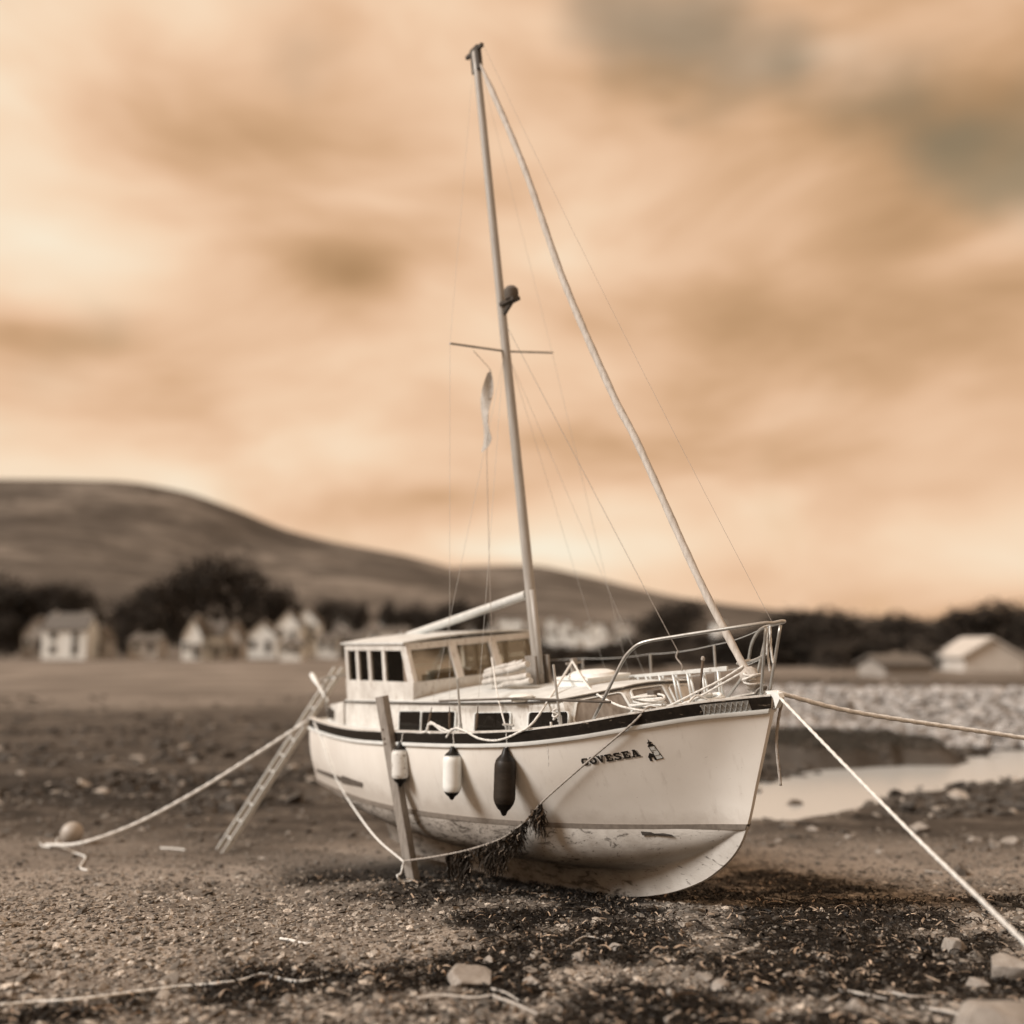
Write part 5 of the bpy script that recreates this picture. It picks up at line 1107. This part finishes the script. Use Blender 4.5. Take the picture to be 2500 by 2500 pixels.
def house(u0, u1, vt, vb, d, label, wall='house_white', gable=False, name='house', group=None, detail=2, dep=None, zb=None, roofm='slate'):
    x = ((u0+u1)/2-1250)/FPX*d; w = (u1-u0)/FPX*d; zb = CAMZ + (HZ-vb)/FPX*d if zb is None else zb
    zg = min(zb, land(x, d)-.1); h = (vb-vt)/FPX*d; D_ = dep or max(5.0, w*.55); wallh = h*(.62 if not gable else .55)
    root = empty(name, (x, d, zg)); props(root, label, 'house', group); b0 = 0; off = zb-zg; top = off+wallh
    m = MB()
    if gable:
        prof = [(-w/2, 0), (w/2, 0), (w/2, top), (0, off+h), (-w/2, top)]; m.prism([(a, 0, b) for a, b in prof], (0, D_, 0))
    else:
        prof = [(0, 0), (D_, 0), (D_, top), (D_/2, off+h), (0, top)]; m.prism([(-w/2, a, b) for a, b in prof], (w, 0, 0))
    m.make('wall', wall, root)
    m = MB(); e = .25
    if gable:
        sl = (off+h-top)/(w/2); 
        m.prism([(-w/2-e, -e, top-e*sl+.04), (0, -e, off+h+.04), (w/2+e, -e, top-e*sl+.04), (w/2+e, -e, top-e*sl+.22), (0, -e, off+h+.24), (-w/2-e, -e, top-e*sl+.22)], (0, D_+2*e, 0))
    else:
        sl = (off+h-top)/(D_/2)
        m.prism([(-w/2-e, -e, top-e*sl+.04), (-w/2-e, D_/2, off+h+.04), (-w/2-e, D_+e, top-e*sl+.04), (-w/2-e, D_+e, top-e*sl+.22), (-w/2-e, D_/2, off+h+.24), (-w/2-e, -e, top-e*sl+.22)], (w+2*e, 0, 0))
    rf = m.make('roof', roofm, root)
    if detail > 0:
        for sx in ((-.36, .36) if not gable else (.0,)):
            m = MB(); m.box((sx*w-.28, D_/2-.25, off+h-.2), (sx*w+.28, D_/2+.25, off+h+.6)); m.make('chimney', 'house_grey', rf)
            if detail < 2: break
        rows_ = 2 if wallh > 3.6 and detail > 1 else 1; cols = max(2, int(w/3.2)) if detail > 1 else 2
        for ry in range(rows_):
            for cx in range(cols):
                px = -w/2 + w*(cx+.5)/cols; pz = off + wallh*((ry+.5)/rows_); ws = min(.55, w/cols*.3); hs = min(.65, wallh/rows_*.32)
                if ry == 0 and cx == cols//2 and detail > 1:
                    m = MB(); m.box((px-.5, -.06, off), (px+.5, .04, off+min(2.1, wallh*.8))); m.make('door', 'trim_dark', root); continue
                m = MB(); m.ring([(px-ws-.12, -.01, pz-hs-.12), (px+ws+.12, -.01, pz-hs-.12), (px+ws+.12, -.01, pz+hs+.12), (px-ws-.12, -.01, pz+hs+.12)], [(px-ws, -.01, pz-hs), (px+ws, -.01, pz-hs), (px+ws, -.01, pz+hs), (px-ws, -.01, pz+hs)], (0, -.06, 0)); wn_ = m.make('window', 'house_white', root)
                m = MB(); m.box((px-ws, -.03, pz-hs), (px+ws, -.012, pz+hs)); m.make('pane', 'far_glass', wn_)
    return root
for i in range(24):
    rr = random.Random(100+i); u = 1235+i*52+rr.uniform(-14, 14)
    if 2140 < u < 2270 or u > 2335: u = 2275 + (i % 3)*22
    tree(u, 1650, 1572+rr.uniform(-14, 16), 82+rr.uniform(0, 16), 130+rr.uniform(-20, 40), i % 2 if i % 3 else 3, 'low dark bush in front of the right shore trees', GB, 'bush')
for i in range(20):
    rr = random.Random(300+i); u = rr.uniform(-80, 330) if i < 9 else rr.uniform(770, 1250)
    tree(u, 1560, rr.uniform(1400, 1480) if i < 9 else rr.uniform(1462, 1500), rr.uniform(215, 300) if i < 9 else rr.uniform(290, 420), rr.uniform(110, 190) if i < 9 else rr.uniform(60, 110), i % 2, 'dark tree on the wooded foot of the hill', 'trees on the hill foot')
house(62,118,1512,1590,170,'grey gabled house at the far left of the village','house_grey',True)
house(112,218,1500,1600,160,'long white house in the left cluster','house_white')
house(175,214,1502,1585,166,'narrow white gabled house behind the long white house','house_white',True)
house(218,262,1532,1598,165,'tan gabled house at the right of the left cluster','house_tan',True)
house(322,392,1552,1592,165,'low tan shed between the two house clusters','house_tan',False,'shed')
house(452,498,1508,1606,155,'tall white gabled house at the left end of the row','house_white',True)
house(500,546,1520,1606,157,'second white house of the row, with grey roof','house_white')
house(548,592,1522,1606,158,'third house of the row, cream walls','house_tan',True)
house(604,678,1520,1594,170,'white house in the middle of the row','house_white',True)
house(678,732,1494,1564,200,'white gabled house standing higher behind the row','house_white',True)
house(716,780,1486,1566,205,'large white gabled house at the right end of the row','house_white',True)
house(690,738,1568,1598,150,'low white outbuilding in front of the gabled houses','house_white',False,'shed')
house(778,828,1550,1592,175,'white cottage just left of the wheelhouse','house_white')
house(815,892,1484,1522,330,'pale house on the slope above the wheelhouse','house_tan')
house(928,962,1500,1524,340,'small white house on the slope left of the boom','house_white',True)
house(838,892,1545,1592,180,'white bungalow behind the wheelhouse roof','house_white')
house(893,1000,1534,1566,210,'long low white building behind the boom','house_white')
house(1430,1482,1522,1566,330,'white A shaped gable house right of the mast','house_white',True,detail=1)
house(1500,1538,1538,1568,330,'small white gable house at the right end of the village','house_white',True,detail=1)
house(1504,1546,1506,1532,420,'pale house above the right end of the village','house_tan',False,detail=1)
house(1742,1766,1514,1534,300,'tiny white house seen behind the furled headsail','house_white',True,detail=1)
r = random.Random(5)
for u, v, w in [(1190,1525,34),(1215,1545,30),(1232,1520,40),(1262,1520,36),(1275,1548,34),(1298,1546,26),(1345,1522,26),(1352,1552,36),(1372,1530,24),(1392,1556,32),(1408,1540,22),(1420,1552,20),(1385,1520,18),(1150,1540,26),(1130,1556,30),(1325,1565,26),(1298,1526,20),(1440,1528,16),(1170,1552,22),(1245,1556,24),(1362,1566,22),(1465,1526,14)]:
    g = r.random() < .4; w *= .7; house(u-w/2, u+w/2, v-w*(.75 if g else .5), v, 360+60*((1566-v)/46), 'small white house in the distant village on the hill foot', 'house_white', g, group='distant village houses', detail=1)
# barn and shed on the right shore
house(2342,2482,1562,1652,78,'pale gable ended barn on the right shore','barn_sheet',True,'barn',detail=0,roofm='barn_sheet')
house(2150,2262,1606,1658,66,'low flat shed left of the barn','house_grey',False,'shed',detail=0)

# rough grass tufts on the turf bank and round the shed
r = np.random.default_rng(55); n = 16000; xg = 3.2+9.2*r.random(n); yg = 26.2+5.2*r.random(n); zg_ = gz(xg, yg); keep = zg_ > .0; xg, yg, zg_ = xg[keep], yg[keep], zg_[keep]; n = len(xg)
hh_ = .06+.16*r.random(n); a = r.random(n)*6.3; lean = r.normal(0, .06, (n, 2)); wdt = .012
Vt = np.stack([np.stack([xg-wdt*np.cos(a), yg-wdt*np.sin(a), zg_-.02], 1), np.stack([xg+wdt*np.cos(a), yg+wdt*np.sin(a), zg_-.02], 1), np.stack([xg+lean[:, 0], yg+lean[:, 1], zg_+hh_], 1)], 1).reshape(-1, 3)
lt = .015+.06*r.random(n); tone = np.repeat(np.stack([lt*1.1, lt*.97, lt*.78, np.ones(n)], 1), 3, 0)
props(bigmesh('bank_grass', Vt, np.arange(3*n).reshape(n, 3), 'weed', tone), 'rough brown grass on the turf bank behind the stream', 'grass', kind='stuff')

ORD = ['first','second','third','fourth','fifth','sixth','seventh','eighth','ninth','tenth','eleventh','twelfth','thirteenth','fourteenth','fifteenth','sixteenth','seventeenth','eighteenth','nineteenth','twentieth','twenty first','twenty second','twenty third','twenty fourth']
def rank_labels(group, fmt):          # one label each, counted from the left as the camera sees them
    os_ = [o for o in COL.objects if o.get('group') == group and o.parent is None]; os_.sort(key=lambda o: o.location.x/o.location.y)
    for i, o in enumerate(os_): o['label'] = fmt % ORD[i]
rank_labels(GR, 'dark bushy tree of the right shore belt, %s from the left')
rank_labels('great dark trees behind the white houses', 'great dark rounded tree behind the white row, %s from the left')
rank_labels(LR, 'dark tree among the village houses, %s from the left')
rank_labels(GB, 'low dark bush before the right shore trees, %s from the left')
rank_labels('trees on the hill foot', 'dark tree on the wooded hill foot, %s from the left')
rank_labels('distant village houses', 'tiny white house of the far hill foot village, %s from the left')
MARKS = {'the flat slab': (1155, 2390), 'the large boulder': (2440, 2470), 'the foot of the prop': (1010, 2150), 'the foot of the ladder': (545, 2080), 'the round buoy': (172, 2035), 'the stem of the boat': (1800, 2080), 'the long ground rope': (500, 2410), 'the two toned stone': (2355, 2120), 'the angular stone in the wrack': (1722, 2385), 'the bent stick': (2110, 2440)}
def pix(p): d = np.array(p) - EYE; dep = d[1]*cp_ + d[2]*sp_; return 1250 + FPX*d[0]/dep, 1250 - FPX*(-d[1]*sp_ + d[2]*cp_)/dep
by = {}
for o in COL.objects:
    if o.get('group') == 'loose stones on the foreshore':
        u, v = pix(o.location); nm = min(MARKS, key=lambda k: (MARKS[k][0]-u)**2 + 4*(MARKS[k][1]-v)**2); by.setdefault(nm, []).append(((MARKS[nm][0]-u)**2 + 4*(MARKS[nm][1]-v)**2, o))
for nm, lst in by.items():
    for i, (_, o) in enumerate(sorted(lst, key=lambda q: q[0])):
        o['label'] = '%s loose stone, %s nearest to %s' % ('dark' if o.data.materials[0].name == 'stone_dark' else 'pale', ORD[i] if i else 'the', nm)
